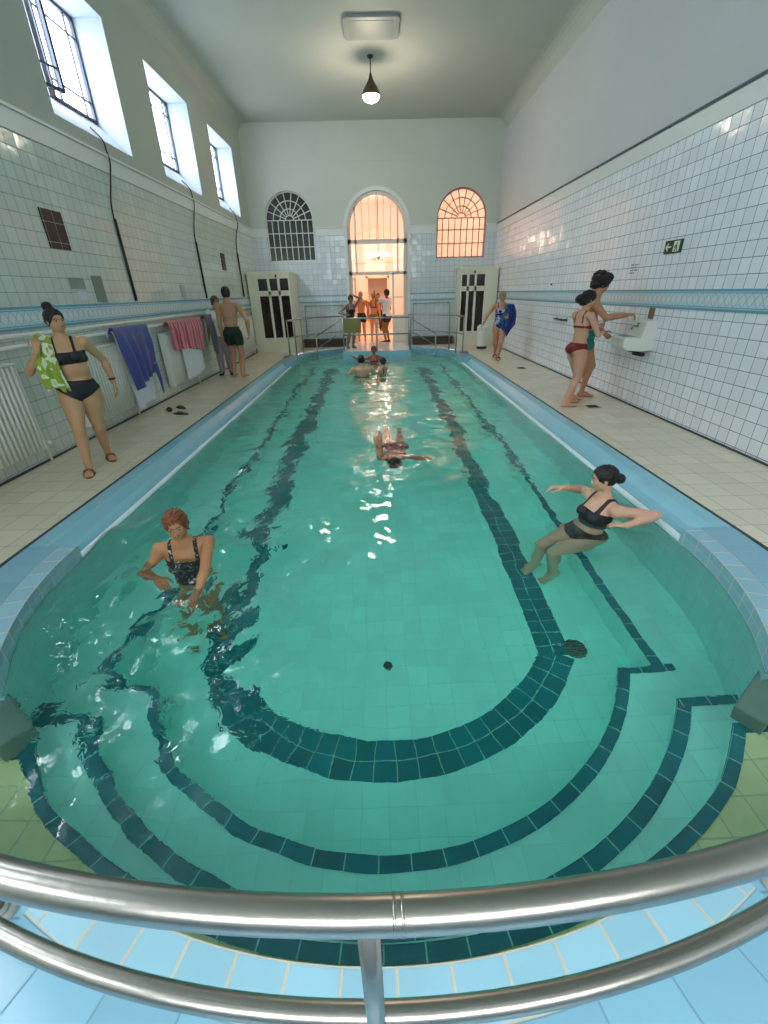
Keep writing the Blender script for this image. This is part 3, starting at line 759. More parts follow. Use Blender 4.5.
# the hall behind the door
def hall():
    x0, x1, y0, y1, zc = -1.55, 4.1, YF+.32, 24.0, 5.2
    m = MB(); m.box((x0-.2, y0, -.2), (x0, y1, zc)); struct(m.build('wall_hall_left', M['hallwall']))
    m = MB(); m.box((x1, y0, -.2), (x1+.2, y1, zc)); struct(m.build('wall_hall_right', M['hallwall']))
    m = MB(); m.box((x0-.2, y0, zc), (x1+.2, y1+.2, zc+.2)); struct(m.build('ceiling_hall', M['hallwall']))
    m = MB(); m.box((x0-.2, YF+.32, -.15), (x1+.2, y1+.2, 0)); m.box((-.80, YF, -.15), (1.04, YF+.32, 0.002)); struct(m.build('floor_hall', M['hallfloor']))
    # far hall wall with an arched niche and a doorway
    m = MB(); m.box((x0-.2, y1, -.2), (-.32, y1+.2, zc)); m.box((.62, y1, -.2), (x1+.2, y1+.2, zc)); m.box((-.32, y1, 2.2), (.62, y1+.2, zc))
    m.box((-.32, y1+1.4, -.2), (.62, y1+1.5, 2.3)); m.box((-.36, y1+.1, -.2), (-.32, y1+1.5, 2.3)); m.box((.62, y1+.1, -.2), (.66, y1+1.5, 2.3)); m.box((-.36, y1+.1, 2.2), (.66, y1+1.5, 2.3)); m.box((-.36, y1+.1, -.2), (.66, y1+1.5, 0))
    struct(m.build('wall_hall_far', M['hallwall']))
    m = MB()
    for r, yy, t in ((1.35, y1-.04, .10), (1.05, y1-.03, .05)):
        n = 24; a = [(.15-r*math.cos(PI*i/n), 2.9+r*math.sin(PI*i/n)) for i in range(n+1)]
        for p, q in zip(a[:-1], a[1:]):
            m.quad([(p[0], yy, p[1]), (q[0], yy, q[1]), (q[0]+(q[0]-.15)/r*t, yy, q[1]+(q[1]-2.9)/r*t), (p[0]+(p[0]-.15)/r*t, yy, p[1]+(p[1]-2.9)/r*t)])
    for x in (-1.25, 1.45): m.box((x-.05, y1-.05, 0), (x+.05, y1, 2.9))
    m.box((-1.5, y1-.06, 2.85), (1.8, y1, 2.95)); m.box((-.42, y1-.04, 0), (-.32, y1, 2.3)); m.box((.62, y1-.04, 0), (.72, y1, 2.3)); m.box((-.42, y1-.04, 2.2), (.72, y1, 2.32))
    struct(m.build('trim_22', plain('pale pilaster', srgb(250, 222, 190), .5)))
    # glazed partition across the hall
    # pendant bowls of the hall
    root = empty('chandelier', (.2, 20.5, zc), 'many-armed warm glowing chandelier hanging in the hall behind the arched door', 'lamp')
    m = MB(); m.tube([(0, 0, 0), (0, 0, -2.35)], .014, 6); m.lathe([(0, -2.2), (.07, -2.28), (.05, -2.4), (0, -2.45)], (0, 0, 0), 12); m.lathe([(0, 0), (.07, 0), (.06, -.04), (0, -.06)], (0, 0, 0), 12)
    for i in range(8):
        a = i*PI/4; m.tube([(0, 0, -2.3), (.22*math.cos(a), .22*math.sin(a), -2.42), (.42*math.cos(a), .42*math.sin(a), -2.32)], .009, 6)
    m.build('stem', M['brass'], root)
    for i in range(8):
        a = i*PI/4; m = MB(); m.lathe([(.055*math.sin(PI*k/8), -2.25+.055*math.cos(PI*k/8)) for k in range(9)], (.42*math.cos(a), .42*math.sin(a), 0), 12); m.build('globe', M['hallglow'], root)
    for x, y, z, e, nm in ((.3, 17.9, 4.6, 48, 'hall_light'), (.3, 21.6, 3.4, 105, 'hall_light'), (2.7, 17.7, 4.2, 52, 'hall_light')):
        l = bpy.data.lights.new(nm, 'POINT'); l.energy = e; l.color = (1, .77, .62); l.shadow_soft_size = .18
        o = bpy.data.objects.new(nm, l); o.location = (x, y, z); C.objects.link(o)
hall()

# ================================================================ fittings on the far side
def cabin(x0, x1, y0, h, lab, wide_side):
    """corner changing cabin: painted panel front with six dark panes"""
    root = empty('changing_cabin', ((x0+x1)/2, y0, 0), lab, 'cabin', 'corner cabins beside the far wall')
    m = MB(); m.box((x0, y0+.03, 0), (x1, YF-.03, h)); m.box((x0-.02, y0-.01, h-.05), (x1+.02, YF-.03, h+.02)); m.box((x0, y0, 0), (x1, y0+.03, .42))
    w = x1-x0; n = .30 if wide_side else .03
    # stiles and rails of the front
    if wide_side < 0: xs0, xs1 = x0+.30, x1-.04
    else: xs0, xs1 = x0+.05, x1-.40
    W3 = (xs1-xs0)
    cuts = [xs0, xs0+W3*.345, xs0+W3*.68, xs1]
    if wide_side > 0: cuts = [xs0, xs0+W3*.27, xs0+W3*.60, xs1]
    m.box((x0, y0, .42), (xs0, y0+.03, h)); m.box((xs1, y0, .42), (x1, y0+.03, h))
    for c in cuts[1:-1]: m.box((c-.035, y0, .42), (c+.035, y0+.03, 2.03))
    m.box((xs0, y0, 1.56), (xs1, y0+.03, 1.70)); m.box((xs0, y0, 2.01), (xs1, y0+.03, h))
    body = keep(m.build('body', M['cream'], bevel=.004), root)
    for i in range(3):
        for z0, z1 in ((.42, 1.56), (1.70, 2.01)):
            m = MB(); m.box((cuts[i]+(.035 if i else 0), y0+.02, z0), (cuts[i+1]-(.035 if i < 2 else 0), y0+.027, z1)); p = keep(m.build('pane', M['dglass']), root); p['label'] = 'dark brown glass pane'
    m = MB(); m.tube([(cuts[2]-.05, y0-.005, 2.06), (cuts[2]-.05, y0-.05, 2.06)], .016, 8); m.tube([(cuts[2]-.05, y0-.05, 2.04), (cuts[2]-.05, y0-.05, 2.11)], .022, 8); keep(m.build('lamp_knob', M['black']), root)
cabin(-3.68, -2.47, 14.2, 2.17, 'cream corner cabin with six dark panes behind the man in green trunks', -1)
cabin(2.62, 3.77, 14.85, 2.19, 'cream corner cabin with six dark panes behind the blonde woman with the towel', 1)

for x0, x1, lab in ((-2.3, -1.05, 'pale green tube frame on the far wall left of the arched door'), (1.25, 2.45, 'pale green tube frame on the far wall right of the arched door')):
    m = MB(); m.tube([(x0, YF-.05, .30), (x0, YF-.05, 1.24), (x1, YF-.05, 1.24), (x1, YF-.05, .30)], .016, 8)
    for x in (x0+.06, x1-.06): m.tube([(x, YF-.05, 1.24), (x, YF, 1.24)], .03, 8)
    tag(m.build('wall_tube_frame', M['greenpipe']), lab, 'tube frame')
for x0, x1, lab in ((-2.40, -1.0, 'low dark wooden bench against the far wall left of the arched door'), (1.2, 2.55, 'low dark wooden bench against the far wall right of the arched door')):
    root = empty('wall_bench', ((x0+x1)/2, YF-.2, 0), lab, 'bench')
    m = MB(); m.box((x0, YF-.36, .18), (x1, YF-.01, .24)); keep(m.build('seat', M['bench'], bevel=.006), root)
    m = MB(); m.box((x0+.02, YF-.32, 0), (x1-.02, YF-.01, .18)); keep(m.build('plinth', M['bench']), root)
# pilaster lines and conduit on the upper far wall
for x0, x1, z0, z1, nm in ((-1.42, -1.38, 3.39, ZC-.9, 'trim_23'), (-3.3, -1.4, ZC-.9, ZC-.86, 'trim_24'), (-1.4, 3.3, ZC-.9, ZC-.87, 'trim_25')):
    trimbox(nm, (x0, YF-.010, z0), (x1, YF, z1), M['wallF'])

# landing that juts into the pool
m = MB(); m.box((-.98, 13.25, ZF), (1.0, YF-.001, .075)); struct(m.build('pool_landing', [tile_mat('landing tiles', 'obj_xy', srgb(205, 212, 210), srgb(150, 160, 160), .2, .2), ]), None)
m = MB(); m.box((-.985, 13.235, ZF), (1.005, 13.25, .08)); m.box((-.995, 13.235, ZF), (-.98, 14.7, .08)); m.box((1.0, 13.235, ZF), (1.015, 14.7, .08)); struct(m.build('trim_26', M['gutter']))

S = M['steel_far']
def arc_pts(r, cy, a0, a1, z, n=20): return [(r*math.cos(a0+(a1-a0)*i/n), cy+r*math.sin(a0+(a1-a0)*i/n), z) for i in range(n+1)]
for s, lab in ((-1, 'curved steel guard rail around the far left steps of the pool'), (1, 'curved steel guard rail around the far right steps of the pool')):
    root = empty('guard_rail', (s*2.3, FY+.5, 0), lab, 'railing', 'guard rails around the far steps')
    a0 = math.radians(8); a1 = math.radians(65); f = (lambda a: a) if s > 0 else (lambda a: PI-a)
    for z in (.95, .50):
        m = MB(); m.tube([(p[0], p[1], z) for p in arc_pts(2.47, FY, f(a0), f(a1), z)], .021, 10); keep(m.build('rail', S), root)
    for a in (8, 28, 65):
        t = f(math.radians(a)); x, y = 2.47*math.cos(t), FY+2.47*math.sin(t)
        m = MB(); m.tube([(x, y, 0), (x, y, .95)], .018, 10); m.lathe([(0, .012), (.05, .012), (.055, 0)], (x, y, 0), 14); keep(m.build('post', S), root)
    m = MB(); t = f(math.radians(8)); x, y = 2.47*math.cos(t), FY+2.47*math.sin(t)
    m.tube([(x, y, .95), (x-s*.13, y-.03, .95), (x-s*.20, y-.04, .90), (x-s*.20, y-.04, 0)], .018, 10); keep(m.build('end_loop', S), root)
    m = MB(); m.tube([(x+s*.12*math.cos(q), y-.12+.12*math.sin(q), .05) for q in [i*2*PI/16 for i in range(16)]], .016, 8, closed=True); m.box((x-.02+s*.12-.02, y-.12-.02, 0), (x+s*.12+.02, y-.08, .05)); keep(m.build('foot_ring', S), root)
    # sloping hand rail of the steps
    root = empty('step_hand_rail', (s*1.1, 13.8, .075), 'sloping steel hand rail running down to the far %s steps' % ('left' if s < 0 else 'right'), 'railing', 'sloping hand rails of the far steps')
    for dz in (0, -.33):
        m = MB(); m.tube([(s*.99, 13.75, .92+dz), (s*1.12, 13.75, .84+dz), (s*1.78, 13.8, .46+dz)], .017, 8); keep(m.build('rail', S), root)
    m = MB(); m.tube([(s*1.78, 13.8, .47), (s*1.78, 13.8, -.9)], .019, 8); keep(m.build('post', S), root)
root = empty('landing_rail', (0, 13.3, .075), 'straight steel guard rail across the front edge of the landing with an olive panel', 'railing')
for z in (.95, .52):
    m = MB(); m.tube([(-.93, 13.32, z), (.98, 13.32, z)], .021, 10); keep(m.build('rail', S), root)
for x in (-.93, .02, .98):
    m = MB(); m.tube([(x, 13.32, .075), (x, 13.32, .96)], .018 if x < .9 else .03, 10); keep(m.build('post', S), root)
m = MB(); m.box((-.91, 13.27, .58), (-.42, 13.29, .95)); m.box((-.91, 13.262, .60), (-.42, 13.27, .63)); p = keep(m.build('hanging_panel', M['olive'], bevel=.004), root); p['label'] = 'olive green flat panel'

# steps beside the landing, under water
for s, nm in ((-1, 'pool_step_far_left'), (1, 'pool_step_far_right')):
    m = MB()
    for i, z in enumerate((-.30, -.55, -.80)):
        a, b = sorted((s*(1.0+.36*i), s*(1.36+.36*i))); m.box((a, 13.3, ZF), (b, 14.55-.25*i, z))
    struct(m.build(nm, M['pool']))

# ================================================================ near guard rail
root = empty('guard_rail', (0, CY-2.44, 0), 'curved polished steel guard rail in the foreground across the near end of the pool', 'railing')
a0, a1 = -PI/2-math.radians(58), -PI/2+math.radians(58)
m = MB(); m.tube(arc_pts(2.452, CY, a0, a1, .94, 90), .0205, 28); keep(m.build('top_rail', M['steel']), root)
mL = MB(); mL.tube(arc_pts(2.425, CY, a0, a1, .50, 90), .0185, 24); keep(mL.build('lower_rail', M['steel']), root)
for a in (-50, -29, -.75, 29, 50):
    t = -PI/2+math.radians(a); r = 2.44 if a == -.75 else 2.37
    x, y = r*math.cos(t), CY+r*math.sin(t)
    m = MB(); m.tube([(x, y, .0), (x, y, .925)], .0155, 16); p = keep(m.build('post', M['steel']), root)
    m = MB(); m.lathe([(0, .014), (.034, .014), (.042, .006), (.043, 0)], (x, y, 0), 20); m.tube([(x, y, .01), (x, y, .03)], .024, 14); keep(m.build('base_flange', M['grey']), root)
# weld ring where the middle post meets the top rail
m = MB(); m.tube([(-.000, CY-2.452, .94), (.004, CY-2.452, .94)], .0211, 28); m.tube([(.010, CY-2.452, .94), (.014, CY-2.452, .94)], .0211, 28); keep(m.build('weld_ring', M['steel']), root)

# ================================================================ left wall: radiators, vents, plates, cables
def radiator(y0, y1, lab, z0=.16, z1=1.06):
    root = empty('radiator', (XL+.1, (y0+y1)/2, z0), lab, 'radiator', 'column radiators on the left wall')
    m = MB(); n = max(3, round((y1-y0)/.062)); d = (y1-y0)/n
    for i in range(n):
        y = y0+d*(i+.5)
        m.box((XL+.045, y-d*.28, z0+.02), (XL+.135, y+d*.28, z1-.02))
        m.tube([(XL+.135, y, z0+.03), (XL+.135, y, z1-.03)], d*.28, 8); m.tube([(XL+.09, y-d*.5, z1-.045), (XL+.09, y+d*.5, z1-.045)], .022, 8); m.tube([(XL+.09, y-d*.5, z0+.045), (XL+.09, y+d*.5, z0+.045)], .022, 8)
    keep(m.build('columns', M['white']), root)
    m = MB(); m.box((XL+.04, y0-.012, z0+.01), (XL+.15, y0, z1-.005)); m.box((XL+.04, y1, z0+.01), (XL+.15, y1+.012, z1-.005)); m.box((XL+.035, y0-.012, z1-.022), (XL+.155, y1+.012, z1)); keep(m.build('casing', M['white'], bevel=.004), root)
    m = MB(); m.tube([(XL+.09, y1+.01, z0+.06), (XL+.09, y1+.09, z0+.06), (XL+.09, y1+.09, z0-.14)], .014, 8); m.lathe([(0, -.03), (.024, -.03), (.026, .02), (0, .03)], (XL+.09+.035, y1+.09, z0+.06), 12, 0, 'x'); keep(m.build('valve', M['white']), root)
    for y in (y0+.12, y1-.12):
        for zz in (z1-.22, z0+.17): m = MB(); m.box((XL+.001, y-.015, zz-.025), (XL+.05, y+.015, zz+.025)); keep(m.build('bracket', M['white']), root)
radiator(3.25, 4.50, 'white column radiator on the left wall, nearest one, cut by the photo edge')
radiator(5.38, 6.50, 'white column radiator on the left wall behind the woman in the black bikini')
radiator(7.90, 9.05, 'white column radiator on the left wall under the red striped towel')
radiator(12.1, 13.7, 'white column radiator on the left wall behind the man in green trunks')

m = MB(); m.box((XL, 5.87, 2.135), (XL+.012, 6.25, 2.525)); tag(m.build('wall_vent', M['redtile']), 'square of four dark red tiles on the left wall below the first window', 'wall tile panel', 'dark red tile squares on the left wall')
m = MB(); m.box((XL, 12.2, 2.165), (XL+.012, 12.5, 2.53)); tag(m.build('wall_vent', M['redtile']), 'farther square of dark red tiles on the left wall near the far cabin', 'wall tile panel', 'dark red tile squares on the left wall')
def plate(y0, y1, z0, z1, lab, mat):
    root = empty('wall_plate', (XL, (y0+y1)/2, z0), lab, 'plate')
    m = MB(); m.box((XL, y0, z0), (XL+.015, y1, z1)); keep(m.build('panel', mat, bevel=.003), root)
    for y in (y0+.02, y1-.02):
        for z in (z0+.02, z1-.02): m = MB(); m.tube([(XL+.014, y, z), (XL+.018, y, z)], .006, 8); keep(m.build('screw', M['steel_far']), root)
plate(6.02, 6.31, 1.715, 1.84, 'wide flat grey notice plate on the left wall above the frieze', M['grey'])
plate(6.50, 6.72, 1.56, 1.875, 'tall grey-green cover plate on the left wall just above the frieze', plain('grey green paint', srgb(128, 138, 128), .5))
m = MB(); m.box((XL, 6.12, 1.60), (XL+.006, 6.29, 1.69)); tag(m.build('notice_paper', M['paper']), 'small pale paper notice under the wide grey plate', 'notice')
m = MB(); m.box((XL, 8.62, 1.63), (XL+.006, 8.74, 1.80)); tag(m.build('notice_paper', M['paper']), 'small pale notice on the left wall between the first two cables', 'notice')
m = MB(); m.box((XL, 9.35, 1.60), (XL+.02, 9.52, 1.80)); tag(m.build('wall_plate', plain('pale grey plate', srgb(170, 180, 178), .5)), 'pale grey plate on the left wall between two cables above the pipes', 'plate')
for k, (ya, yb, lab) in enumerate(((7.72, 7.49, 'black cable hanging down the left wall from the nearest window'), (10.88, 10.64, 'black cable hanging down the left wall from the second window'), (14.05, 13.69, 'black cable hanging down the left wall from the farthest window'))):
    m = MB(); pts = [(XL-.12, ya+.02, 3.70), (XL+.012, ya, 3.56), (XL+.035, ya-.01, 3.45), (XL+.06, ya-.04, 3.30), (XL+.04, yb+.10, 3.05), (XL+.02, yb-.01, 2.72), (XL+.02, yb+.02, 2.2), (XL+.02, yb+.03, 1.56)]
    def cr(P, n=6):
        o = []
        for i in range(len(P)-1):
            p0, p1, p2, p3 = [Vector(P[max(0, min(len(P)-1, i+j))]) for j in (-1, 0, 1, 2)]
            for q in range(n):
                t = q/n; o.append(.5*((2*p1)+(-p0+p2)*t+(2*p0-5*p1+4*p2-p3)*t*t+(-p0+3*p1-3*p2+p3)*t**3))
        return o+[Vector(P[-1])]
    m.tube(cr(pts), .010, 8); o = m.build('hanging_cable', M['black']); tag(o, lab, 'cable', 'cables on the left wall')
    o2 = MB(); o2.tube([(XL+.02, yb, 2.62), (XL+.02, yb+.03, 1.56)], .020, 8); ch = o2.build('cable_sleeve', M['black']); ch.parent = o; ch['label'] = 'thicker lower sleeve'

# ================================================================ right wall fittings
root = empty('exit_sign', (XR-.015, 6.32, 1.95), 'dark green emergency exit sign with white arrow on the right wall', 'sign')
m = MB(); m.box((XR-.02, 6.15, 1.955), (XR-.002, 6.49, 2.10)); keep(m.build('board', M['sign'], bevel=.002), root)
m = MB(); x = XR-.0225      # arrow points away from the camera (towards larger y)
def yz(m, pts): m.quad([(x, p[0], p[1]) for p in pts])
yz(m, [(6.465, 2.028), (6.415, 2.075), (6.40, 2.060), (6.425, 2.037), (6.425, 2.019), (6.40, 1.996), (6.415, 1.98)])
yz(m, [(6.43, 2.037), (6.345, 2.037), (6.345, 2.019), (6.43, 2.019)])
a = keep(m.build('arrow', M['signw']), root); a['label'] = 'white arrow'
m = MB(); yz(m, [(6.30, 1.97), (6.30, 2.085), (6.18, 2.085), (6.18, 1.97)]); keep(m.build('doorway_pictogram', M['signw']), root)
m = MB(); x = XR-.0235
yz(m, [(6.245, 2.06), (6.235, 2.072), (6.222, 2.06), (6.235, 2.048)]); yz(m, [(6.26, 2.045), (6.225, 2.045), (6.22, 2.01), (6.25, 2.01)]); yz(m, [(6.25, 2.012), (6.235, 2.012), (6.255, 1.975), (6.275, 1.98)]); yz(m, [(6.235, 2.012), (6.22, 2.012), (6.20, 1.975), (6.215, 1.975)]); yz(m, [(6.26, 2.045), (6.285, 2.015), (6.275, 2.01), (6.25, 2.035)])
keep(m.build('running_figure', M['sign']), root)
root = empty('wall_lettering', (XR-.004, 7.17, 1.74), 'small faded blue printed lettering on the right wall above the frieze', 'notice')
for i, w in enumerate((.20, .14, .18, .11)):
    m = MB(); z = 1.86-.035*i; y = 7.27; k = 0
    while y > 7.27-w:
        d = .012+.006*((k*7+i*3) % 3); m.box((XR-.003, y-d, z), (XR-.001, y, z+.018)); y -= d+.006+(.012 if k % 4 == 3 else 0); k += 1
    keep(m.build('text_line', M['ink']), root)
def fountain():
    root = empty('foot_wash_basin', (XR-.02, 6.2, .8), 'white wall-mounted basin with raised back under the brown strip on the right wall', 'basin')
    m = MB(); y0, y1 = 6.24, 6.60
    prof = [(XR, .80), (XR-.13, .78), (XR-.36, .80), (XR-.42, .84), (XR-.425, .955), (XR-.40, .975), (XR-.20, .965), (XR-.185, 1.0), (XR-.165, 1.15), (XR-.15, 1.18), (XR, 1.18)]
    n = len(prof); k = len(m.v); m.v += [(p[0], y0, p[1]) for p in prof]+[(p[0], y1, p[1]) for p in prof]
    m.face(range(k, k+n)); m.face(range(k+2*n-1, k+n-1, -1))
    for i in range(n):
        j = (i+1) % n; m.face((k+i, k+n+i, k+n+j, k+j))
    b = keep(m.build('bowl', M['white'], bevel=.018), root)
    m = MB(); m.box((XR-.38, y0+.05, .974), (XR-.23, y1-.05, .9765)); keep(m.build('basin_hollow', M['grey']), root)
    m = MB(); m.tube([(XR-.16, 6.42, 1.10), (XR-.24, 6.42, 1.10), (XR-.26, 6.42, 1.06)], .012, 10); m.tube([(XR-.17, 6.42, 1.12), (XR-.17, 6.42, 1.14)], .02, 10); keep(m.build('tap', M['steel']), root)
    m = MB(); m.tube([(XR-.15, 6.42, .80), (XR-.15, 6.42, .74), (XR-.05, 6.42, .72), (XR, 6.42, .72)], .026, 10); m.box((XR-.20, 6.34, .76), (XR-.06, 6.5, .80)); keep(m.build('waste_trap', M['black']), root)
fountain()
m = MB(); m.box((XR-.03, 6.40, 1.185), (XR, 6.49, 1.325)); tag(m.build('wall_strip', M['brown'], bevel=.002), 'narrow brown box strip between the basin and the frieze on the right wall', 'strip')
root = empty('grab_handle', (XR, 9.55, 1.02), 'small dark grab handle on the right wall below the frieze', 'handle')
m = MB(); m.tube([(XR, 9.3, 1.02), (XR-.07, 9.33, 1.02), (XR-.07, 9.80, 1.02), (XR, 9.83, 1.02)], .016, 10); keep(m.build('bar', M['black']), root)
for y in (9.3, 9.83): m = MB(); m.tube([(XR, y, 1.02), (XR-.008, y, 1.02)], .035, 12); keep(m.build('flange', M['steel_far']), root)
m = MB(); m.lathe([(0, -.025), (.014, -.025), (.018, 0), (0, 0)], (XR, 10.4, 1.66), 12, 0, 'x'); tag(m.build('wall_hook', M['black']), 'tiny dark hook on the right wall above the frieze', 'hook')

# floor grates, sandals, bin
def grate(x, y, lab):
    root = empty('floor_grate', (x, y, 0), lab, 'drain', 'floor grates on the right deck')
    m = MB(); m.box((-.09, -.09, 0), (.09, .09, .006)); m.build('rim', M['grey'], root)
    m = MB()
    for i in range(-3, 4): m.box((-.075, i*.022-.006, .006), (.075, i*.022+.006, .009))
    m.build('slots', M['black'], root)
grate(3.21, 6.40, 'small square floor grate on the right deck near the couple'); grate(3.25, 10.07, 'square floor grate on the right deck before the woman with the blue towel')
def sandal(x, y, rz, lab, grp='flip-flops on the left deck'):
    root = empty('flip_flop', (x, y, 0), lab, 'sandal', grp, rz)
    m = MB(); pts = []
    for i in range(24):
        a = 2*PI*i/24; w = .046-.009*math.cos(a)*0 + .008*math.sin(a); pts.append((w*math.cos(a), .13*math.sin(a)))
    m.prism(pts, .0, .016); m.build('sole', M['black'], root, bevel=.004)
    m = MB(); m.tube([(0, .075, .016), (.005, .04, .04), (.04, -.01, .018)], .005, 6); m.tube([(0, .075, .016), (-.005, .04, .04), (-.04, -.01, .018)], .005, 6); m.build('strap', M['black'], root)
sandal(-3.32, 6.90, .5, 'black flip-flop on the left deck by the white towel, nearer the wall'); sandal(-3.18, 7.02, .9, 'black flip-flop on the left deck lying against its mate'); sandal(-3.02, 6.62, 1.3, 'single black flip-flop on the left deck closest to the pool')
root = empty('waste_bin', (3.2, 13.9, 0), 'white bin with black base behind the woman with the blue towel', 'bin')
m = MB(); m.lathe([(.14, .05), (.17, .55), (.175, .60), (.12, .66), (0, .67)], (0, 0, 0), 20); m.build('body', M['white'], root)
m = MB(); m.lathe([(0, 0), (.15, 0), (.15, .06), (.14, .07)], (0, 0, 0), 20); m.build('base', M['black'], root)

# ================================================================ ceiling lamp and hatch
def pendant(x, y, lab):
    root = empty('pendant_lamp', (x, y, ZC), lab, 'lamp', 'bronze pendant lamps over the pool')
    m = MB(); m.tube([(0, 0, 0), (0, 0, -.30)], .011, 8); m.lathe([(0, 0), (.06, 0), (.055, -.03), (0, -.05)], (0, 0, 0), 16); m.build('cord', M['black'], root)
    m = MB(); m.lathe([(.018, -.26), (.03, -.30), (.05, -.36), (.09, -.42), (.15, -.50), (.185, -.58), (.19, -.62), (.183, -.62), (.145, -.51), (.08, -.43), (.0, -.40)], (0, 0, 0), 28); m.build('lamp_shade', M['brass'], root)
    m = MB(); m.lathe([(0, -.50), (.10, -.53), (.17, -.59), (.176, -.63), (.15, -.68), (.08, -.715), (0, -.725)], (0, 0, 0), 24); m.build('bulb', M['bulb'], root)
    l = bpy.data.lights.new('lamp_light', 'POINT'); l.energy = 60; l.color = (1, .86, .66); l.shadow_soft_size = .18
    o = bpy.data.objects.new('lamp_light', l); o.location = (x, y, ZC-.93); C.objects.link(o)
pendant(.04, 12.0, 'bronze bell pendant lamp glowing under the ceiling')
root = empty('ceiling_hatch', (.07, 10.9, ZC), 'rounded grey hatch panel on the ceiling in front of the pendant lamp', 'hatch')
m = MB(); pts = []
for cx, cy, a0 in ((.42, .30, 0), (-.42, .30, PI/2), (-.42, -.30, PI), (.42, -.30, 3*PI/2)):
    for i in range(6): a = a0+PI/2*i/5; pts.append((cx+.09*math.cos(a), cy+.09*math.sin(a)))
m.prism([(p[0], p[1]) for p in pts], -.045, 0); m.build('panel', plain('grey hatch paint', srgb(150, 158, 152), .5), root, bevel=.01)
m = MB(); m.prism([(p[0]*.8, p[1]*.72) for p in pts], -.049, -.045); m.build('inner_panel', plain('grey hatch inner', srgb(140, 150, 146), .5), root)
# ================================================================ people: bodies from smooth distance fields
def rx(p): return Matrix.Rotation(-p, 3, 'X')      # positive p leans forward (+y)
def ry(r): return Matrix.Rotation(r, 3, 'Y')       # positive r leans to the right (+x)
def rz(y): return Matrix.Rotation(y, 3, 'Z')
def eul(e): return rz(math.radians(e[2])) @ ry(math.radians(e[1])) @ rx(math.radians(e[0]))
V = Vector

class Prims:
    def __init__(s): s.l = []
    def cap(s, g, a, b, ra, rb, k=.01): s.l.append((g, 'c', (V(a), V(b), ra, rb), k))
    def ell(s, g, c, r, R=None, k=.02): s.l.append((g, 'e', (V(c), V(r), R or Matrix.Identity(3)), k))
    def cut(s, g, c, r, R=None, k=.005): s.l.append((g, 'x', (V(c), V(r), R or Matrix.Identity(3)), k))
def prim_box(p):
    if p[1] == 'c':
        a, b, ra, rb = p[2]; r = max(ra, rb)
        return V([min(a[i], b[i])-r for i in range(3)]), V([max(a[i], b[i])+r for i in range(3)])
    c, r, R = p[2]; m = max(r); return c-V((m, m, m)), c+V((m, m, m))
def evaluate(prims, h, lo, hi):
    """one array per group on a common grid"""
    n = [int(math.ceil((hi[i]-lo[i])/h))+1 for i in range(3)]
    ax = [(lo[i]+h*np.arange(n[i])).astype(np.float32) for i in range(3)]
    out = {}
    for g, typ, d, k in prims:
        if g not in out: out[g] = np.full(n, .06, np.float32)
        F = out[g]; bl, bh = prim_box((g, typ, d, k)); mg = .045
        sl = []
        for i in range(3):
            a = max(0, int((bl[i]-mg-lo[i])/h)); b = min(n[i], int((bh[i]+mg-lo[i])/h)+2); sl.append(slice(a, max(a, b)))
        X = ax[0][sl[0]][:, None, None]; Y = ax[1][sl[1]][None, :, None]; Z = ax[2][sl[2]][None, None, :]
        if X.size == 0 or Y.size == 0 or Z.size == 0: continue
        if typ == 'c':
            a, b, ra, rb = d; e = b-a; L2 = max(e.length_squared, 1e-10)
            px, py, pz = X-a.x, Y-a.y, Z-a.z
            t = np.clip((px*e.x+py*e.y+pz*e.z)/L2, 0, 1)
            D = np.sqrt((px-t*e.x)**2+(py-t*e.y)**2+(pz-t*e.z)**2)-(ra+t*(rb-ra))
        else:
            c, r, R = d; px, py, pz = X-c.x, Y-c.y, Z-c.z; q = []
            for i in range(3):
                ex = R.col[i]; q.append(px*ex.x+py*ex.y+pz*ex.z)
            k0 = np.sqrt((q[0]/r[0])**2+(q[1]/r[1])**2+(q[2]/r[2])**2)+1e-6
            k1 = np.sqrt((q[0]/r[0]**2)**2+(q[1]/r[1]**2)**2+(q[2]/r[2]**2)**2)+1e-6
            D = k0*(k0-1)/k1
        cur = F[tuple(sl)]
        if typ == 'x': F[tuple(sl)] = smax(cur, -D, k)
        else: F[tuple(sl)] = smin(cur, D, k)
    return out, ax
def smin(a, b, k):
    h = np.maximum(k-np.abs(a-b), 0)/k
    return np.minimum(a, b)-h*h*k*.25
def smax(a, b, k): return -smin(-a, -b, k)
def field_mesh(name, F, ax, h, mat, parent, shift=None):
    F = np.clip(F/h, -3, 3).astype(np.float32)
    F[[0, -1], :, :] = 3; F[:, [0, -1], :] = 3; F[:, :, [0, -1]] = 3
    g = vdb.FloatGrid(); g.background = 3.0; g.copyFromArray(F, tolerance=0.0)
    pts, tris, quads = g.convertToPolygons(isovalue=0.0)
    if len(pts) == 0: return None
    pts = pts*h+np.array([ax[0][0], ax[1][0], ax[2][0]])
    fs = [tuple(q) for q in quads.tolist()]+[tuple(t) for t in tris.tolist()]
    me = bpy.data.meshes.new(name); me.from_pydata(pts.tolist(), [], fs); me.materials.append(mat)
    me.polygons.foreach_set('use_smooth', [True]*len(fs)); me.flip_normals(); me.update()
    o = bpy.data.objects.new(name, me); C.objects.link(o)
    if parent: o.parent = parent
    return o
def ik(a, c, l1, l2, pole):
    d = c-a; L = d.length; L = min(max(L, abs(l1-l2)+1e-3), (l1+l2)*.998); u = d.normalized(); c = a+u*L
    x = (l1*l1-l2*l2+L*L)/(2*L); y = math.sqrt(max(l1*l1-x*x, 0)); p = V(pole)-u*V(pole).dot(u)
    p = p.normalized() if p.length > 1e-5 else V((0, 1, 0)); return a+u*x+p*y, c
SK = {}
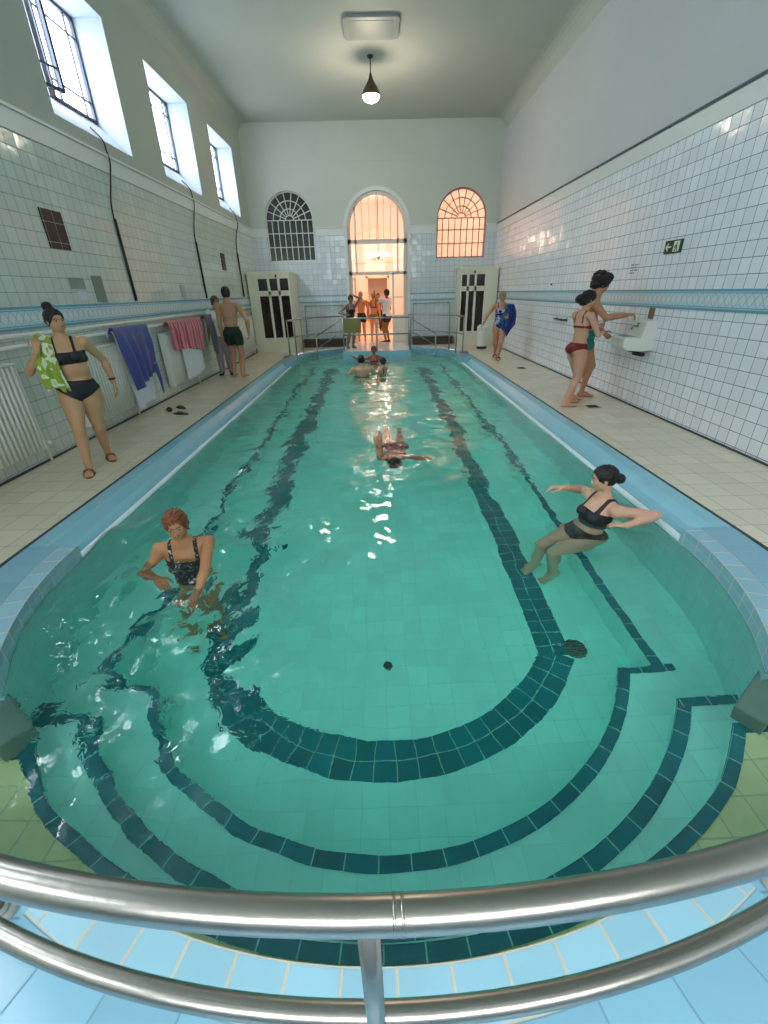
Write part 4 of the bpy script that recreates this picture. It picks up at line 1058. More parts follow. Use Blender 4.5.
def skin(rgb):
    if rgb not in SK:
        SK[rgb] = plain('skin %d' % len(SK), srgb(*rgb), .5, bump=.12, bscale=120, var=.07, vscale=9)
        SK[rgb].node_tree.nodes['Principled BSDF'].inputs['Subsurface Weight'].default_value = .0
    return SK[rgb]
def hairmat(name, rgb): 
    return plain(name, srgb(*rgb), .45, bump=.8, bscale=90, var=.3, vscale=40)
HAIR = {'black': hairmat('black hair', (22, 18, 18)), 'auburn': hairmat('auburn hair', (122, 66, 34)), 'brown': hairmat('brown hair', (64, 42, 28)), 'fair': hairmat('fair hair', (176, 140, 96)), 'grey': hairmat('grey brown hair', (96, 76, 62))}

def person(label, H=1.65, sex='f', loc=(0, 0, 0), yaw=0, tone=(205, 160, 125), hair='black', style='short', h=.008, build=1.0, pelvis=None, prot=(0, 0, 0), waist=(0, 0, 0), chest=(0, 0, 0), neck=(0, 0, 0),
           feet=None, toes=None, knees=None, hands=None, elbows=None, hdir=None, palm=None, curl=(.35, .35), footflex=(0, 0), clothes=(), face=True, group=None):
    """everything in metres in the figure's own frame: x right, y forward, z up, origin on the ground"""
    root = empty('person', loc, label, 'person', group, math.radians(yaw))
    P = Prims(); f = sex == 'f'; B = build
    pel = V(pelvis) if pelvis else V((0, 0, .538*H))
    Rp = eul(prot); Rw = Rp @ eul(waist); Rc = Rw @ eul(chest); Rh = Rc @ eul(neck)
    w0 = pel+Rp @ V((0, 0, .085*H)); c0 = w0+Rw @ V((0, 0, .085*H)); n0 = c0+Rc @ V((0, -.005*H, .125*H))
    up = V((0, 0, 1))
    # torso
    E = lambda c, r, R, k=.03: P.ell('torso', c, V(r)*H, R, k)
    hw = .098 if f else .090
    E(pel+Rp @ V((0, 0, -.012*H)), (hw*B, .066*B, .062), Rp)
    for s in (-1, 1): E(pel+Rp @ V((s*.043*H, -.030*H, -.028*H)), (.050*B, .052*B, .052), Rp)
    E(pel+Rp @ V((0, .012*H, .03*H)), (.082*B, .056*B, .05), Rp)
    E(w0, ((.074 if f else .080)*B, .054*B, .06), Rp); E(w0+Rw @ V((0, .01*H, .03*H)), ((.074 if f else .084)*B, .054*B, .05), Rw)
    E(c0, ((.080 if f else .090)*B, .058*B, .062), Rw); E(c0+Rc @ V((0, .004*H, .045*H)), ((.084 if f else .098)*B, .060*B, .06), Rc)
    E(c0+Rc @ V((0, -.010*H, .085*H)), ((.092 if f else .108)*B, .046*B, .036), Rc)
    if f:
        for s in (-1, 1): E(c0+Rc @ V((s*.040*H, .052*H, .022*H)), (.034*B, .034*B, .036), Rc, .018)
    else:
        for s in (-1, 1): E(c0+Rc @ V((s*.045*H, .044*H, .050*H)), (.045*B, .022*B, .034), Rc, .025)
    # neck and head
    hc = n0+Rh @ V((0, .012*H, .098*H)); u = .130*H
    P.cap('torso', n0-Rc @ V((0, 0, .02*H)), hc+Rh @ V((0, -.08*u, -.25*u)), (.036 if f else .042)*H, (.029 if f else .035)*H, .03)
    for s in (-1, 1): P.cap('torso', n0+V((0, 0, 0)), n0+Rc @ V((s*.085*H, -.006*H, -.030*H)), .026*H, .024*H, .03)
    HE = lambda c, r, k=.012: P.ell('head', hc+Rh @ (V(c)*u), V(r)*u, Rh, k)
    HE((0, -.07, .13), (.335, .42, .37)); HE((0, .07, -.10), (.285, .31, .36)); HE((0, .17, -.34), (.15, .15, .12), .02)
    for s in (-1, 1): HE((s*.17, .20, -.10), (.10, .12, .11), .015); HE((s*.20, .02, -.30), (.08, .14, .10), .02)
    HE((0, .33, .10), (.22, .05, .04), .012)
    for s in (-1, 1): P.cut('head', hc+Rh @ (V((s*.145, .385, .02))*u), V((.075, .06, .05))*u, Rh, .006)
    P.cap('head', hc+Rh @ (V((0, .355, .03))*u), hc+Rh @ (V((0, .425, -.13))*u), .026*u, .042*u, .006)
    for s in (-1, 1): P.cap('head', hc+Rh @ (V((s*.045, .38, -.145))*u), hc+Rh @ (V((s*.045, .38, -.145))*u), .035*u, .035*u, .004)
    HE((0, .345, -.235), (.10, .05, .035), .006)
    for s in (-1, 1): HE((s*.335, -.03, -.03), (.035, .075, .125), .004)
    # arms
    sh = [n0+Rc @ V((s*(.100 if f else .116)*H*(.6+.4*B), -.004*H, -.034*H)) for s in (-1, 1)]
    la, lf, lh = .172*H, .145*H, .100*H
    wr, el = [], []
    for i, s in enumerate((-1, 1)):
        g = 'armL' if s < 0 else 'armR'
        t = V(hands[i]) if hands and hands[i] else sh[i]+V((s*.05*H, .02*H, -.306*H))
        po = elbows[i] if elbows and elbows[i] else (s*.3, -1, 0)
        e, w = ik(sh[i], t, la, lf, po); wr.append(w); el.append(e)
        ra = .0285*H*(.75+.25*B)*(1.0 if f else 1.12)
        P.cap(g, sh[i], sh[i], ra*1.18, ra*1.18); P.cap(g, sh[i], e, ra*1.05, ra*.76, .015); P.cap(g, e, e, ra*.78, ra*.78, .01)
        m1 = e.lerp(w, .3); P.cap(g, e, m1, ra*.76, ra*.84, .01); P.cap(g, m1, w, ra*.84, ra*.50, .01)
        # hand
        d = V(hdir[i]).normalized() if hdir and hdir[i] else (w-e).normalized()
        n = V(palm[i]) if palm and palm[i] else V((-s, 0, 0))
        n = (n-d*n.dot(d)); n = n.normalized() if n.length > 1e-3 else d.orthogonal().normalized()
        side = d.cross(n)*(1 if s < 0 else -1)      # towards the little finger or thumb
        th = -side if True else side
        fr = .0050*H
        # thumb points to the figure's front for a hanging arm with the palm inwards
        if th.dot(V((0, 1, 0))) < 0 and not (palm and palm[i]): th = -th
        lil = -th; cu = curl[i]
        root_p = w+d*.010*H
        P.cap(g, w, root_p+d*.01*H, ra*.52, fr*2.0, .012)
        for j, (off, L) in enumerate(((.0165, .90), (.0055, 1.0), (-.0055, .94), (-.0160, .74))):
            k0 = w+th*off*.55*H+d*.012*H; k1 = w+th*off*H+d*.054*H-n*.002*H
            P.cap(g, k0, k1, fr*1.45, fr*1.12, .008)
            q = k1; dd = V(d); seg = [.026*L, .018*L, .015*L]; a = cu*(1+.12*j)
            for q_i, sl in enumerate(seg):
                dd = (dd*math.cos(a)+n*math.sin(a)).normalized(); nn = (n-dd*n.dot(dd))
                n_l = nn.normalized() if nn.length > 1e-4 else n
                q2 = q+dd*sl*H; P.cap(g, q, q2, fr*(1.02-.08*q_i), fr*(.94-.08*q_i), .0025); q = q2
                # rotate the curl normal with the finger
                n_keep = n_l
                dd2 = dd*math.cos(a*.9)+n_keep*math.sin(a*.9); dd = dd.lerp(dd2, .5).normalized() if q_i < 2 else dd
        t0 = w+th*.012*H+d*.014*H; t1 = t0+(th*.75+d*.65+n*.25).normalized()*.026*H; t2 = t1+(th*.35+d*.9+n*.3).normalized()*.020*H; t3 = t2+(th*.1+d*.95+n*.35*(1+cu)).normalized()*.015*H
        P.cap(g, t0, t1, fr*1.5, fr*1.2, .006); P.cap(g, t1, t2, fr*1.15, fr*1.05, .003); P.cap(g, t2, t3, fr*1.02, fr*.85, .003)
    # legs
    hp = [pel+Rp @ V((s*.050*H, 0, -.030*H)) for s in (-1, 1)]
    lt, lsn = .245*H, .238*H; kn, an, fd = [], [], []
    for i, s in enumerate((-1, 1)):
        g = 'legL' if s < 0 else 'legR'
        t = V(feet[i]) if feet and feet[i] else V((s*.058*H, 0, .042*H))
        po = knees[i] if knees and knees[i] else (0, 1, 0)
        k_, a_ = ik(hp[i], t, lt, lsn, po); kn.append(k_); an.append(a_)
        r = .0535*H*B*(1.04 if f else .96)
        m1 = hp[i].lerp(k_, .25)
        P.cap(g, hp[i], m1, r*1.02, r*1.0, .03); P.cap(g, m1, k_, r*1.0, .033*H*(.6+.4*B), .02); P.cap(g, k_, k_, .034*H*(.6+.4*B), .034*H*(.6+.4*B), .01)
        sd = (a_-k_).normalized(); back = V((0, -1, 0)); back = (back-sd*back.dot(sd)); back = back.normalized() if back.length > .05 else V((0, 0, 1))
        m2 = k_.lerp(a_, .30)+back*.008*H
        P.cap(g, k_, m2, .031*H*(.6+.4*B), .0335*H*(.6+.4*B), .015); P.cap(g, m2, a_, .0335*H*(.6+.4*B), .0195*H, .015)
        d = V(toes[i]).normalized() if toes and toes[i] else V((s*.15, 1, 0)).normalized(); fd.append(d)
        upv = -sd; upv = upv-d*upv.dot(d); upv = upv.normalized() if upv.length > .1 else up; sidev = d.cross(upv)
        heel = a_-upv*.022*H-d*.016*H; ball = a_-upv*.028*H+d*.085*H
        P.cap(g, a_, heel, .020*H, .0185*H, .01); P.cap(g, a_, a_+d*.05*H-upv*.018*H, .020*H, .018*H, .015)
        for o_ in (-.010, .010): P.cap(g, heel+sidev*o_*.3*H, ball+sidev*o_*H, .0165*H, .0135*H, .012)
        for j in range(5):
            o_ = (-.020+.010*j)*H*s*-1; L = (.034-.0035*j)*H; rr = (.0078 if j == 0 else .0056)*H
            b0 = ball+sidev*o_-upv*.003*H; P.cap(g, b0, b0+d*L*.8-upv*.003*H, rr*1.15, rr, .003)
    # evaluate
    bl = V((9, 9, 9)); bh = V((-9, -9, -9))
    for p in P.l:
        a, b = prim_box(p)
        for i in range(3): bl[i] = min(bl[i], a[i]); bh[i] = max(bh[i], b[i])
    pad = V((.05, .05, .06)); bl -= pad; bh += pad
    G, ax = evaluate(P.l, h, bl, bh)
    X = ax[0][:, None, None]; Y = ax[1][None, :, None]; Z = ax[2][None, None, :]
    T = smin(G['torso'], G['head'], .012)
    T = smin(T, G['legL'], .03); T = np.minimum(T, smin(G['torso'], G['legR'], .03))
    TL = T
    T = np.minimum(smin(T, G['armL'], .018), smin(T, G['armR'], .018))
    field_mesh('body', T, ax, h, skin(tone), root)
    ctx = dict(G=G, X=X, Y=Y, Z=Z, pel=pel, w0=w0, c0=c0, n0=n0, hc=hc, u=u, H=H, Rp=Rp, Rw=Rw, Rc=Rc, Rh=Rh, hp=hp, kn=kn, an=an, sh=sh, el=el, wr=wr, T=T, TL=TL, root=root, ax=ax, h=h, fd=fd, f=f)
    def coord(origin, R, axis):
        e = R.col[axis]; return (X-origin.x)*e.x+(Y-origin.y)*e.y+(Z-origin.z)*e.z
    ctx['coord'] = coord
    def along(a, b): 
        e = (b-a); L = e.length; e = e/L; return (X-a.x)*e.x+(Y-a.y)*e.y+(Z-a.z)*e.z
    ctx['along'] = along
    for c in clothes: wear(c, ctx)
    # hair
    def hair_mesh():
        Q = Prims(); HQ = lambda c, r, k=.02: Q.ell('h', hc+Rh @ (V(c)*u), V(r)*u, Rh, k)
        big = {'short': 1.06, 'bun': 1.07, 'afro': 1.22, 'curly': 1.10, 'cap': 1.02, 'bald': 1.0, 'bunbig': 1.12, 'bob': 1.10}[style]
        HQ((0, -.08, .15), (.36*big, .45*big, .39*big))
        if style in ('bob', 'curly', 'short'): HQ((0, -.20, -.10), (.34*big, .30*big, .30*big if style != 'bob' else .42), .02)
        else: HQ((0, -.20, -.02), (.31, .28, .26), .02)
        if style == 'bunbig': HQ((0, -.35, -.05), (.40, .36, .40), .02); HQ((0, -.72, -.05), (.26, .22, .26), .01)
        if style == 'bun': HQ((0, -.60, -.02), (.21, .18, .20), .01)
        if style == 'topbun': pass
        if style == 'afro': HQ((0, -.22, .30), (.50, .56, .42), .02); HQ((0, .16, .42), (.38, .34, .26), .02); HQ((0, -.42, -.05), (.40, .30, .36), .02)
        Q.cut('h', hc+Rh @ (V((0, .42, -.17))*u), V((.33, .40, .46))*u, Rh, .008); Q.cut('h', hc+Rh @ (V((0, .42, -.50))*u), V((.60, .42, .46))*u, Rh, .008)
        Q.cut('h', hc+Rh @ (V((0, .05, -.62))*u), V((.6, .50, .36))*u, Rh, .01)
        return Q
    if style != 'bald':
        Q = hair_mesh(); hh = min(h, .006)
        lo = hc-V((.95, .95, .85))*u; hi = hc+V((.95, .95, .95))*u
        extra = (-.46, .02)
        if style == 'bun' and H < 1.56 and hair == 'black' and build > 1.05:     # high top knot
            Q.ell('h', hc+Rh @ (V((0, -.28, .62))*u), V((.22, .21, .20))*u, Rh, .01); hi += V((0, 0, .3))*u
        g2, ax2 = evaluate(Q.l, hh, lo, hi)
        x2 = ax2[0][:, None, None]; y2 = ax2[1][None, :, None]; z2 = ax2[2][None, None, :]
        amp = .0045 if style in ('short', 'bun', 'bob', 'cap') else .012
        fr_ = 170 if style != 'afro' and style != 'curly' else 95
        F = g2['h']+amp*np.sin(fr_*x2+7*np.sin(60*z2))*np.sin(fr_*.8*y2+2*np.sin(70*x2))*np.cos(fr_*.6*z2)
        field_mesh('hair', F, ax2, hh, HAIR[hair], root)
    if face:
        for s in (-1, 1):
            m = MB(); c = hc+Rh @ (V((s*.145, .322, .02))*u); r = .054*u
            m.lathe([(r*math.sin(PI*i/10), r*math.cos(PI*i/10)) for i in range(11)], (0, 0, 0), 12)
            e = m.build('eye', M['eye'], root); e.location = c
            m = MB(); c2 = c+Rh @ V((0, .028*u, -.006*u)); r2 = .034*u
            m.lathe([(r2*math.sin(PI*i/8), r2*math.cos(PI*i/8)) for i in range(9)], (0, 0, 0), 10)
            i_ = m.build('iris', M['iris'], e); i_.location = c2-c
            m = MB(); m.tube([tuple(hc+Rh @ (V(q)*u)) for q in ((s*.07, .395, .095), (s*.15, .385, .125), (s*.23, .335, .10))], [.010*u, .018*u, .008*u], 8)
            m.build('eyebrow', HAIR[hair], root)
        m = MB(); n_ = 9; pts = [hc+Rh @ (V((-.095+.19*i/8, .392-.55*(i/8-.5)**2*.16, -.232+.006*math.sin(i)))*u) for i in range(n_)]
        m.tube([tuple(p) for p in pts], [(.006+.020*math.sin(PI*i/8))*u for i in range(n_)], 8); m.build('lips', M['lips'], root)
    ctx['person'] = root
    return ctx

def wear(c, x):
    kind, mat = c[0], c[1]; G = x['G']; H = x['H']; h = x['h']; co = x['coord']; al = x['along']
    pz = co(x['pel'], x['Rp'], 2)/H; px = co(x['pel'], x['Rp'], 0)/H; py = co(x['pel'], x['Rp'], 1)/H
    cz = co(x['c0'], x['Rc'], 2)/H; cx = co(x['c0'], x['Rc'], 0)/H; cy = co(x['c0'], x['Rc'], 1)/H
    def legs(off=.03): return np.minimum(smin(G['torso'], G['legL'], .03), smin(G['torso'], G['legR'], .03))
    def put(F, name): return field_mesh(name, F, x['ax'], h, mat, x['root'])
    if kind in ('briefs', 'onepiece', 'highbriefs', 'tank'):
        top = {'briefs': .035, 'highbriefs': .055, 'onepiece': 9, 'tank': 9}[kind]
        # leg openings: cut rises from the crotch to the hips
        leg = (-.075+.62*np.abs(px)+.25*np.clip(-py, 0, 1)*0) - pz
        F = np.maximum(legs()-.005, np.maximum((pz-top)*H, leg*H*.8))
        if kind in ('onepiece', 'tank'):
            B_ = smin(legs(), G['head'], .012)
            neckline = cz-(.062+.9*np.clip(np.abs(cx)-.02, 0, .04)*0)
            F = np.maximum(B_-.005, leg*H*.8)
            F = np.maximum(F, (cz-.055)*H)
            F = np.maximum(F, (np.abs(cx)-.115)*H)
            st = np.maximum(np.minimum(B_, smin(B_, np.minimum(G['armL'], G['armR']), .018))-.006, (np.abs(np.abs(cx)-.056)-.009)*H)
            st = np.maximum(st, np.maximum((.04-cz)*H, (cz-.135)*H)); st = np.maximum(st, (np.abs(cy)-.080)*H); F = np.minimum(F, st)
        if kind == 'tank': F = np.maximum(F, (.085-pz)*H)
        put(F, {'tank': 'swim_top', 'briefs': 'bikini_bottom', 'highbriefs': 'bikini_bottom', 'onepiece': 'swimsuit'}[kind])
    if kind == 'bra':
        B_ = smin(smin(G['torso'], G['head'], .012), np.minimum(G['armL'], G['armR']), .018)
        Tt = G['torso']
        F = np.maximum(Tt-.006, np.maximum((-.020-cz)*H, (cz-np.where(cy > .02, .050, .012))*H))
        st = np.maximum(B_-.006, (np.abs(np.abs(cx)-.050)-.008)*H); st = np.maximum(st, np.maximum((.01-cz)*H, (cz-.135)*H)); st = np.maximum(st, (np.abs(cy)-.080)*H)
        put(np.minimum(F, st), 'bikini_top')
    if kind == 'stringbra':
        B_ = smin(smin(G['torso'], G['head'], .012), np.minimum(G['armL'], G['armR']), .018)
        F = np.maximum(G['torso']-.005, (np.abs(cz-.000)-.010)*H)
        cup = np.maximum(G['torso']-.006, np.maximum(np.maximum((-.012-cz)*H, (cz-.052+np.abs(np.abs(cx)-.045)*.8)*H), (.02-cy)*H))
        st = np.maximum(B_-.005, (np.abs(np.abs(cx)-.050)-.005)*H); st = np.maximum(st, np.maximum((.03-cz)*H, (cz-.135)*H)); st = np.maximum(st, (np.abs(cy)-.080)*H)
        put(np.minimum(np.minimum(F, cup), st), 'bikini_top')
    if kind == 'trunks':
        L = c[2] if len(c) > 2 else .45; B_ = legs(); out = None
        for g, a, b in (('legL', x['hp'][0], x['kn'][0]), ('legR', x['hp'][1], x['kn'][1])):
            t = al(a, b); ll = (b-a).length
            base = np.minimum(smin(G['torso'], G[g], .03), B_)
            F1 = np.maximum(G[g]-.014, (t-L*ll)); out = F1 if out is None else smin(out, F1, .01)
        F2 = np.maximum(B_-.010, np.maximum((pz-.045)*H, (-.105-pz)*H)); put(np.minimum(np.maximum(out, (pz-.045)*H), F2), 'swim_trunks')
    if kind == 'trousers':
        F = np.minimum(np.maximum(G['legL']-.018, -(G['legL'])*0+(al(x['hp'][0], x['an'][0])-.97*(x['an'][0]-x['hp'][0]).length)*(1)), 9)
        A = np.maximum(G['legL']-.020, al(x['kn'][0], x['an'][0])-.93*(x['an'][0]-x['kn'][0]).length); Bq = np.maximum(G['legR']-.020, al(x['kn'][1], x['an'][1])-.93*(x['an'][1]-x['kn'][1]).length)
        F = smin(np.minimum(A, Bq), np.maximum(G['torso']-.012, np.maximum((pz-.06)*H, (-.08-pz)*H)), .01); put(np.maximum(F, (pz-.06)*H), 'trousers')
    if kind == 'shirt':
        q = .022
        B_ = G['torso']-.016; F = np.maximum(B_, np.maximum((-.03-pz)*H, (cz-.120)*H))
        for g, a, b in (('armL', x['sh'][0], x['el'][0]), ('armR', x['sh'][1], x['el'][1])):
            S_ = np.maximum(G[g]-.016, (al(a, b)-.75*(b-a).length)); F = smin(F, S_, .02)
        put(F, 'shirt')
    if kind == 'vest':
        pass
    if kind == 'shoes':
        for i, g in enumerate(('legL', 'legR')):
            a = x['an'][i]; t = al(x['kn'][i], a)-(a-x['kn'][i]).length; put(np.maximum(G[g]-.007, -t-.01), 'shoe')
    if kind == 'sandals':
        for i, s in enumerate((-1, 1)):
            a, d = x['an'][i], x['fd'][i]; upv = V((0, 0, 1)); upv = (upv-d*upv.dot(d)).normalized(); sd = d.cross(upv)
            m = MB(); c0 = a-upv*.042*H+d*.045*H; pts = []
            n = 24
            ring_t = []; 
            for k in range(n):
                q = 2*PI*k/n; yy = .086*H*math.sin(q); ww = (.028+.004*math.sin(q))*H*math.cos(q); ring_t.append(c0+d*yy+sd*ww)
            k0 = len(m.v); m.v += [tuple(p-upv*.016) for p in ring_t]+[tuple(p+upv*.006) for p in ring_t]
            m.face(range(k0+n-1, k0-1, -1)); m.face(range(k0+n, k0+2*n))
            for k in range(n): j = (k+1) % n; m.face((k0+k, k0+j, k0+n+j, k0+n+k))
            o = m.build('sandal', mat, x['root'])
            m = MB(); w = .031*H; cc = a-upv*.036*H+d*.062*H
            m.tube([tuple(cc+sd*w), tuple(cc+sd*w*.7+upv*.028*H), tuple(cc+upv*.036*H), tuple(cc-sd*w*.7+upv*.028*H), tuple(cc-sd*w)], .0075*H, 8); m.build('sandal_strap', mat, o)
    if kind == 'wristband':
        i = c[2]; a, b = x['el'][i], x['wr'][i]; p = b.lerp(a, c[3] if len(c) > 3 else .08); d = (b-a).normalized(); m = MB(); e1 = d.orthogonal().normalized(); e2 = d.cross(e1); r = .0165*H
        w = c[4] if len(c) > 4 else .006
        m.tube([tuple(p+(e1*math.cos(q)+e2*math.sin(q))*r) for q in [2*PI*k/20 for k in range(20)]], w, 8, closed=True); m.build('wristband', mat, x['root'])
# ================================================================ who is there
black_c = plain('black swim fabric', (.012, .012, .016), .6); green_c = plain('dark green swim fabric', srgb(16, 46, 34), .7); teal_c = plain('teal swim fabric', srgb(20, 120, 118), .7)
red_c = plain('dark red swim fabric', srgb(120, 22, 24), .6); white_c = plain('white cotton', srgb(225, 225, 228), .9, bump=.3, bscale=40)
greytr = plain('pale grey cotton', srgb(150, 140, 145), .9, bump=.3, bscale=40); spot_c = blotch('black fabric with pale dots', (.015, .014, .02), (.5, .42, .42), 60, .62)
print_c = blotch('navy and lilac floral fabric', srgb(24, 28, 92), srgb(190, 180, 215), 16, .5, c3=srgb(20, 22, 60), thr3=.3); rust_c = blotch('maroon patterned fabric', srgb(96, 30, 40), srgb(190, 120, 120), 26, .55)
tan_s = plain('tan sandal rubber', srgb(116, 88, 60), .6); yellow_b = plain('yellow wristband', srgb(230, 190, 40), .5); brown_c = plain('brown swim fabric', srgb(70, 40, 36), .7)
D = lambda x, y, z=0: (x, y, z)
GN = 'bathers standing in the far part of the pool'

# 1 woman walking on the left deck
w1 = person('woman in a black bikini on the left deck, green towel over her shoulder', 1.545, 'f', (-3.05, 4.42, 0), 209, (196, 150, 112), 'black', 'bun', .006, 1.20,
    pelvis=(-.07, 0, .82), prot=(4, -3, 6), waist=(-2, 4, 0), chest=(-2, 2, -6), neck=(2, 0, 30),
    feet=[(-.12, -.22, .072), (.05, .20, .066)], toes=[(-.25, 1, 0), (.05, 1, 0)], hands=[(-.38, -.14, .82), (.14, .14, 1.18)], elbows=[(-.6, -1, 0), (.7, -.3, -1)], palm=[None, (0, -1, 0.3)],
    hdir=[None, (-.25, -.1, 1)], curl=(.3, .6), clothes=[('bra', black_c), ('highbriefs', black_c), ('sandals', tan_s), ('wristband', black_c, 0, .14, .011)])
# 2 man in green trunks from behind
person('shirtless man in dark green trunks seen from behind, walking away on the left deck', 1.80, 'm', (-2.98, 9.88, 0), 2, (188, 142, 108), 'black', 'short', .009, .98,
    pelvis=(-.05, 0, .94), neck=(8, 0, 12), feet=[(-.17, .10, .075), (.07, -.16, .09)], hands=[(-.28, .02, .80), (.27, .08, .90)], elbows=[(-.6, -1, 0), (1, -.8, 0)], clothes=[('trunks', green_c, .52)])
# 3 person in a white shirt beside him
person('person in a white shirt and pale trousers by the left wall', 1.60, 'f', (-3.43, 10.30, 0), 196, (176, 128, 100), 'grey', 'curly', .010, 1.05,
    neck=(5, 0, 30), hands=[None, None], clothes=[('shirt', white_c), ('trousers', greytr), ('shoes', black_c)])
# 4 woman with blue towel on the right
w4 = person('blonde woman in a floral swimsuit carrying a blue towel along the far right deck', 1.60, 'f', (3.08, 11.55, 0), 168, (196, 140, 108), 'fair', 'curly', .009, 1.06,
    pelvis=(0, 0, .82), prot=(3, 0, 0), neck=(12, 0, -8), feet=[(-.02, .05, .07), (.05, -.30, .13)], toes=[(0, 1, 0), (0, 1, -.5)], hands=[(.42, .10, .83), (-.20, .16, 1.0)][::-1], elbows=[(-.8, -1, 0), (.5, -1, 0)], curl=(.8, .5), clothes=[('onepiece', print_c), ('sandals', brown_c)])
# 5 couple at the right wall
w5 = person('black-haired woman in a dark red string bikini beside the bushy-haired man', 1.56, 'f', (2.90, 6.52, 0), -74, (206, 156, 128), 'black', 'bunbig', .007, .98,
    pelvis=(0, -.02, .835), prot=(6, 0, 0), waist=(-8, 0, 0), chest=(6, 0, 0), neck=(4, 0, -12), feet=[(-.10, .10, .066), (.06, -.13, .066)], hands=[(-.05, .26, 1.08), (.12, .26, 1.02)], elbows=[(-.8, -.6, -.6), (.8, -.6, -.6)],
    palm=[(.5, -1, 0), (-.5, -1, 0)], curl=(.4, .4), clothes=[('stringbra', red_c), ('briefs', red_c)])
w6 = person('bushy-haired man in teal trunks reaching towards the white wall basin', 1.77, 'm', (3.24, 7.02, 0), -112, (186, 132, 98), 'black', 'afro', .007, .92,
    pelvis=(0, -.02, .945), prot=(2, 0, 0), chest=(3, 3, 0), neck=(10, 0, 16), feet=[(-.10, .05, .073), (.12, -.14, .073)], hands=[(-.06, .20, .98), (.30, .42, 1.23)], elbows=[(-.8, -1, 0), (.9, -.3, -1)],
    palm=[None, (-.2, 0, -1)], curl=(.3, .7), clothes=[('trunks', teal_c, .35), ('wristband', plain('dark tattoo ink', (.06, .05, .05), .6), 1, .45, .008)])
# 6 woman in the left near water
w7 = person('auburn-haired woman in a dotted black swimsuit wading in the pool', 1.53, 'f', (-1.45, 2.74, ZF-.0), 193, (182, 128, 88), 'auburn', 'curly', .005, 1.16,
    pelvis=(0, -.06, .79), prot=(6, 0, 0), waist=(8, 0, 0), chest=(8, 0, 0), neck=(-20, 0, 4), hands=[(-.12, .62, 1.02), (.17, .24, 1.05)], elbows=[(-.7, -.2, -.5), (.7, -.3, -.7)],
    palm=[(.2, 0, -1), (0, 0, -1)], hdir=[(.1, 1, -.25), (-.6, 1, 0)], curl=(.2, .35), clothes=[('onepiece', spot_c), ('wristband', black_c, 0, .10, .004)])
# 7 woman at the right edge
w8 = person('woman in a black two-piece leaning one elbow on the right pool edge', 1.62, 'f', (1.87, 3.22, ZF-.03), 100, (214, 164, 136), 'black', 'bun', .005, 1.06,
    pelvis=(0, .10, .80), prot=(-14, 0, 0), waist=(2, 0, 0), chest=(4, 0, 0), neck=(14, 0, -24),
    feet=[(-.06, .40, .14), (.10, .48, .14)], knees=[(0, 1, .5), (0, 1, .5)], toes=[(0, .8, -.5), (0, .8, -.5)],
    hands=[(-.28, -.02, 1.14), (.38, .12, 1.20)], elbows=[(-.6, -1.6, .2), (.4, -1, -.3)], palm=[(0, 0, -1), (0, 0, -1)], hdir=[(.5, .6, -.1), (.6, 1, -.1)], curl=(.5, .3),
    clothes=[('tank', black_c), ('briefs', black_c), ('wristband', yellow_b, 1, .04, .006)])
# 8 swimmer
w9 = person('swimmer in a maroon patterned swimsuit in mid pool, one arm raised', 1.62, 'f', (.20, 4.62, ZW-.10), 180, (190, 128, 98), 'black', 'curly', .007, 1.05,
    pelvis=(0, -.62, -.06), prot=(84, 0, 0), waist=(-2, 0, 0), chest=(0, 4, 0), neck=(-6, 0, 0), feet=[(-.09, -1.36, -.12), (.09, -1.40, -.02)], knees=[(0, 0, -1), (0, 0, -1)], toes=[(0, -1, -.2), (0, -1, -.2)],
    hands=[(-.22, -.40, -.22), (.19, -.04, .27)], elbows=[(-1, 0, -.4), (.15, -1, .1)], hdir=[None, (.02, .1, 1)], palm=[(0, 0, -1), (0, -1, 0)], curl=(.1, .2), clothes=[('onepiece', rust_c), ('wristband', brown_c, 1, .02, .006)], face=False)
# 9-11 far bathers
person('bare-backed dark-haired man standing in the far part of the pool', 1.60, 'm', (-.36, 10.5, ZF), 4, (206, 164, 134), 'black', 'short', .011, 1.10, pelvis=(0, 0, .78), neck=(6, 0, 0), hands=[(-.36, .20, .84), (.36, .20, .84)], elbows=[(-1, -.5, 0), (1, -.5, 0)], clothes=[('trunks', black_c)], face=False)
person('dark-haired woman low in the water next to the bare-backed man', 1.44, 'f', (.13, 10.62, ZF), 60, (190, 150, 120), 'black', 'short', .011, 1.0, hands=[(-.25, .3, .82), (.25, .3, .86)], clothes=[('bra', black_c), ('briefs', black_c)], face=False)
person('tanned bather in dark red in the water right before the landing', 1.48, 'f', (-.07, 12.6, ZF), 180, (150, 92, 66), 'brown', 'curly', .011, 1.0, hands=[(.2, .2, .9), (.56, .1, 1.22)], elbows=[None, (0, 0, -1)], palm=[None, (0, 0, -1)], clothes=[('bra', red_c), ('briefs', red_c)], face=False)
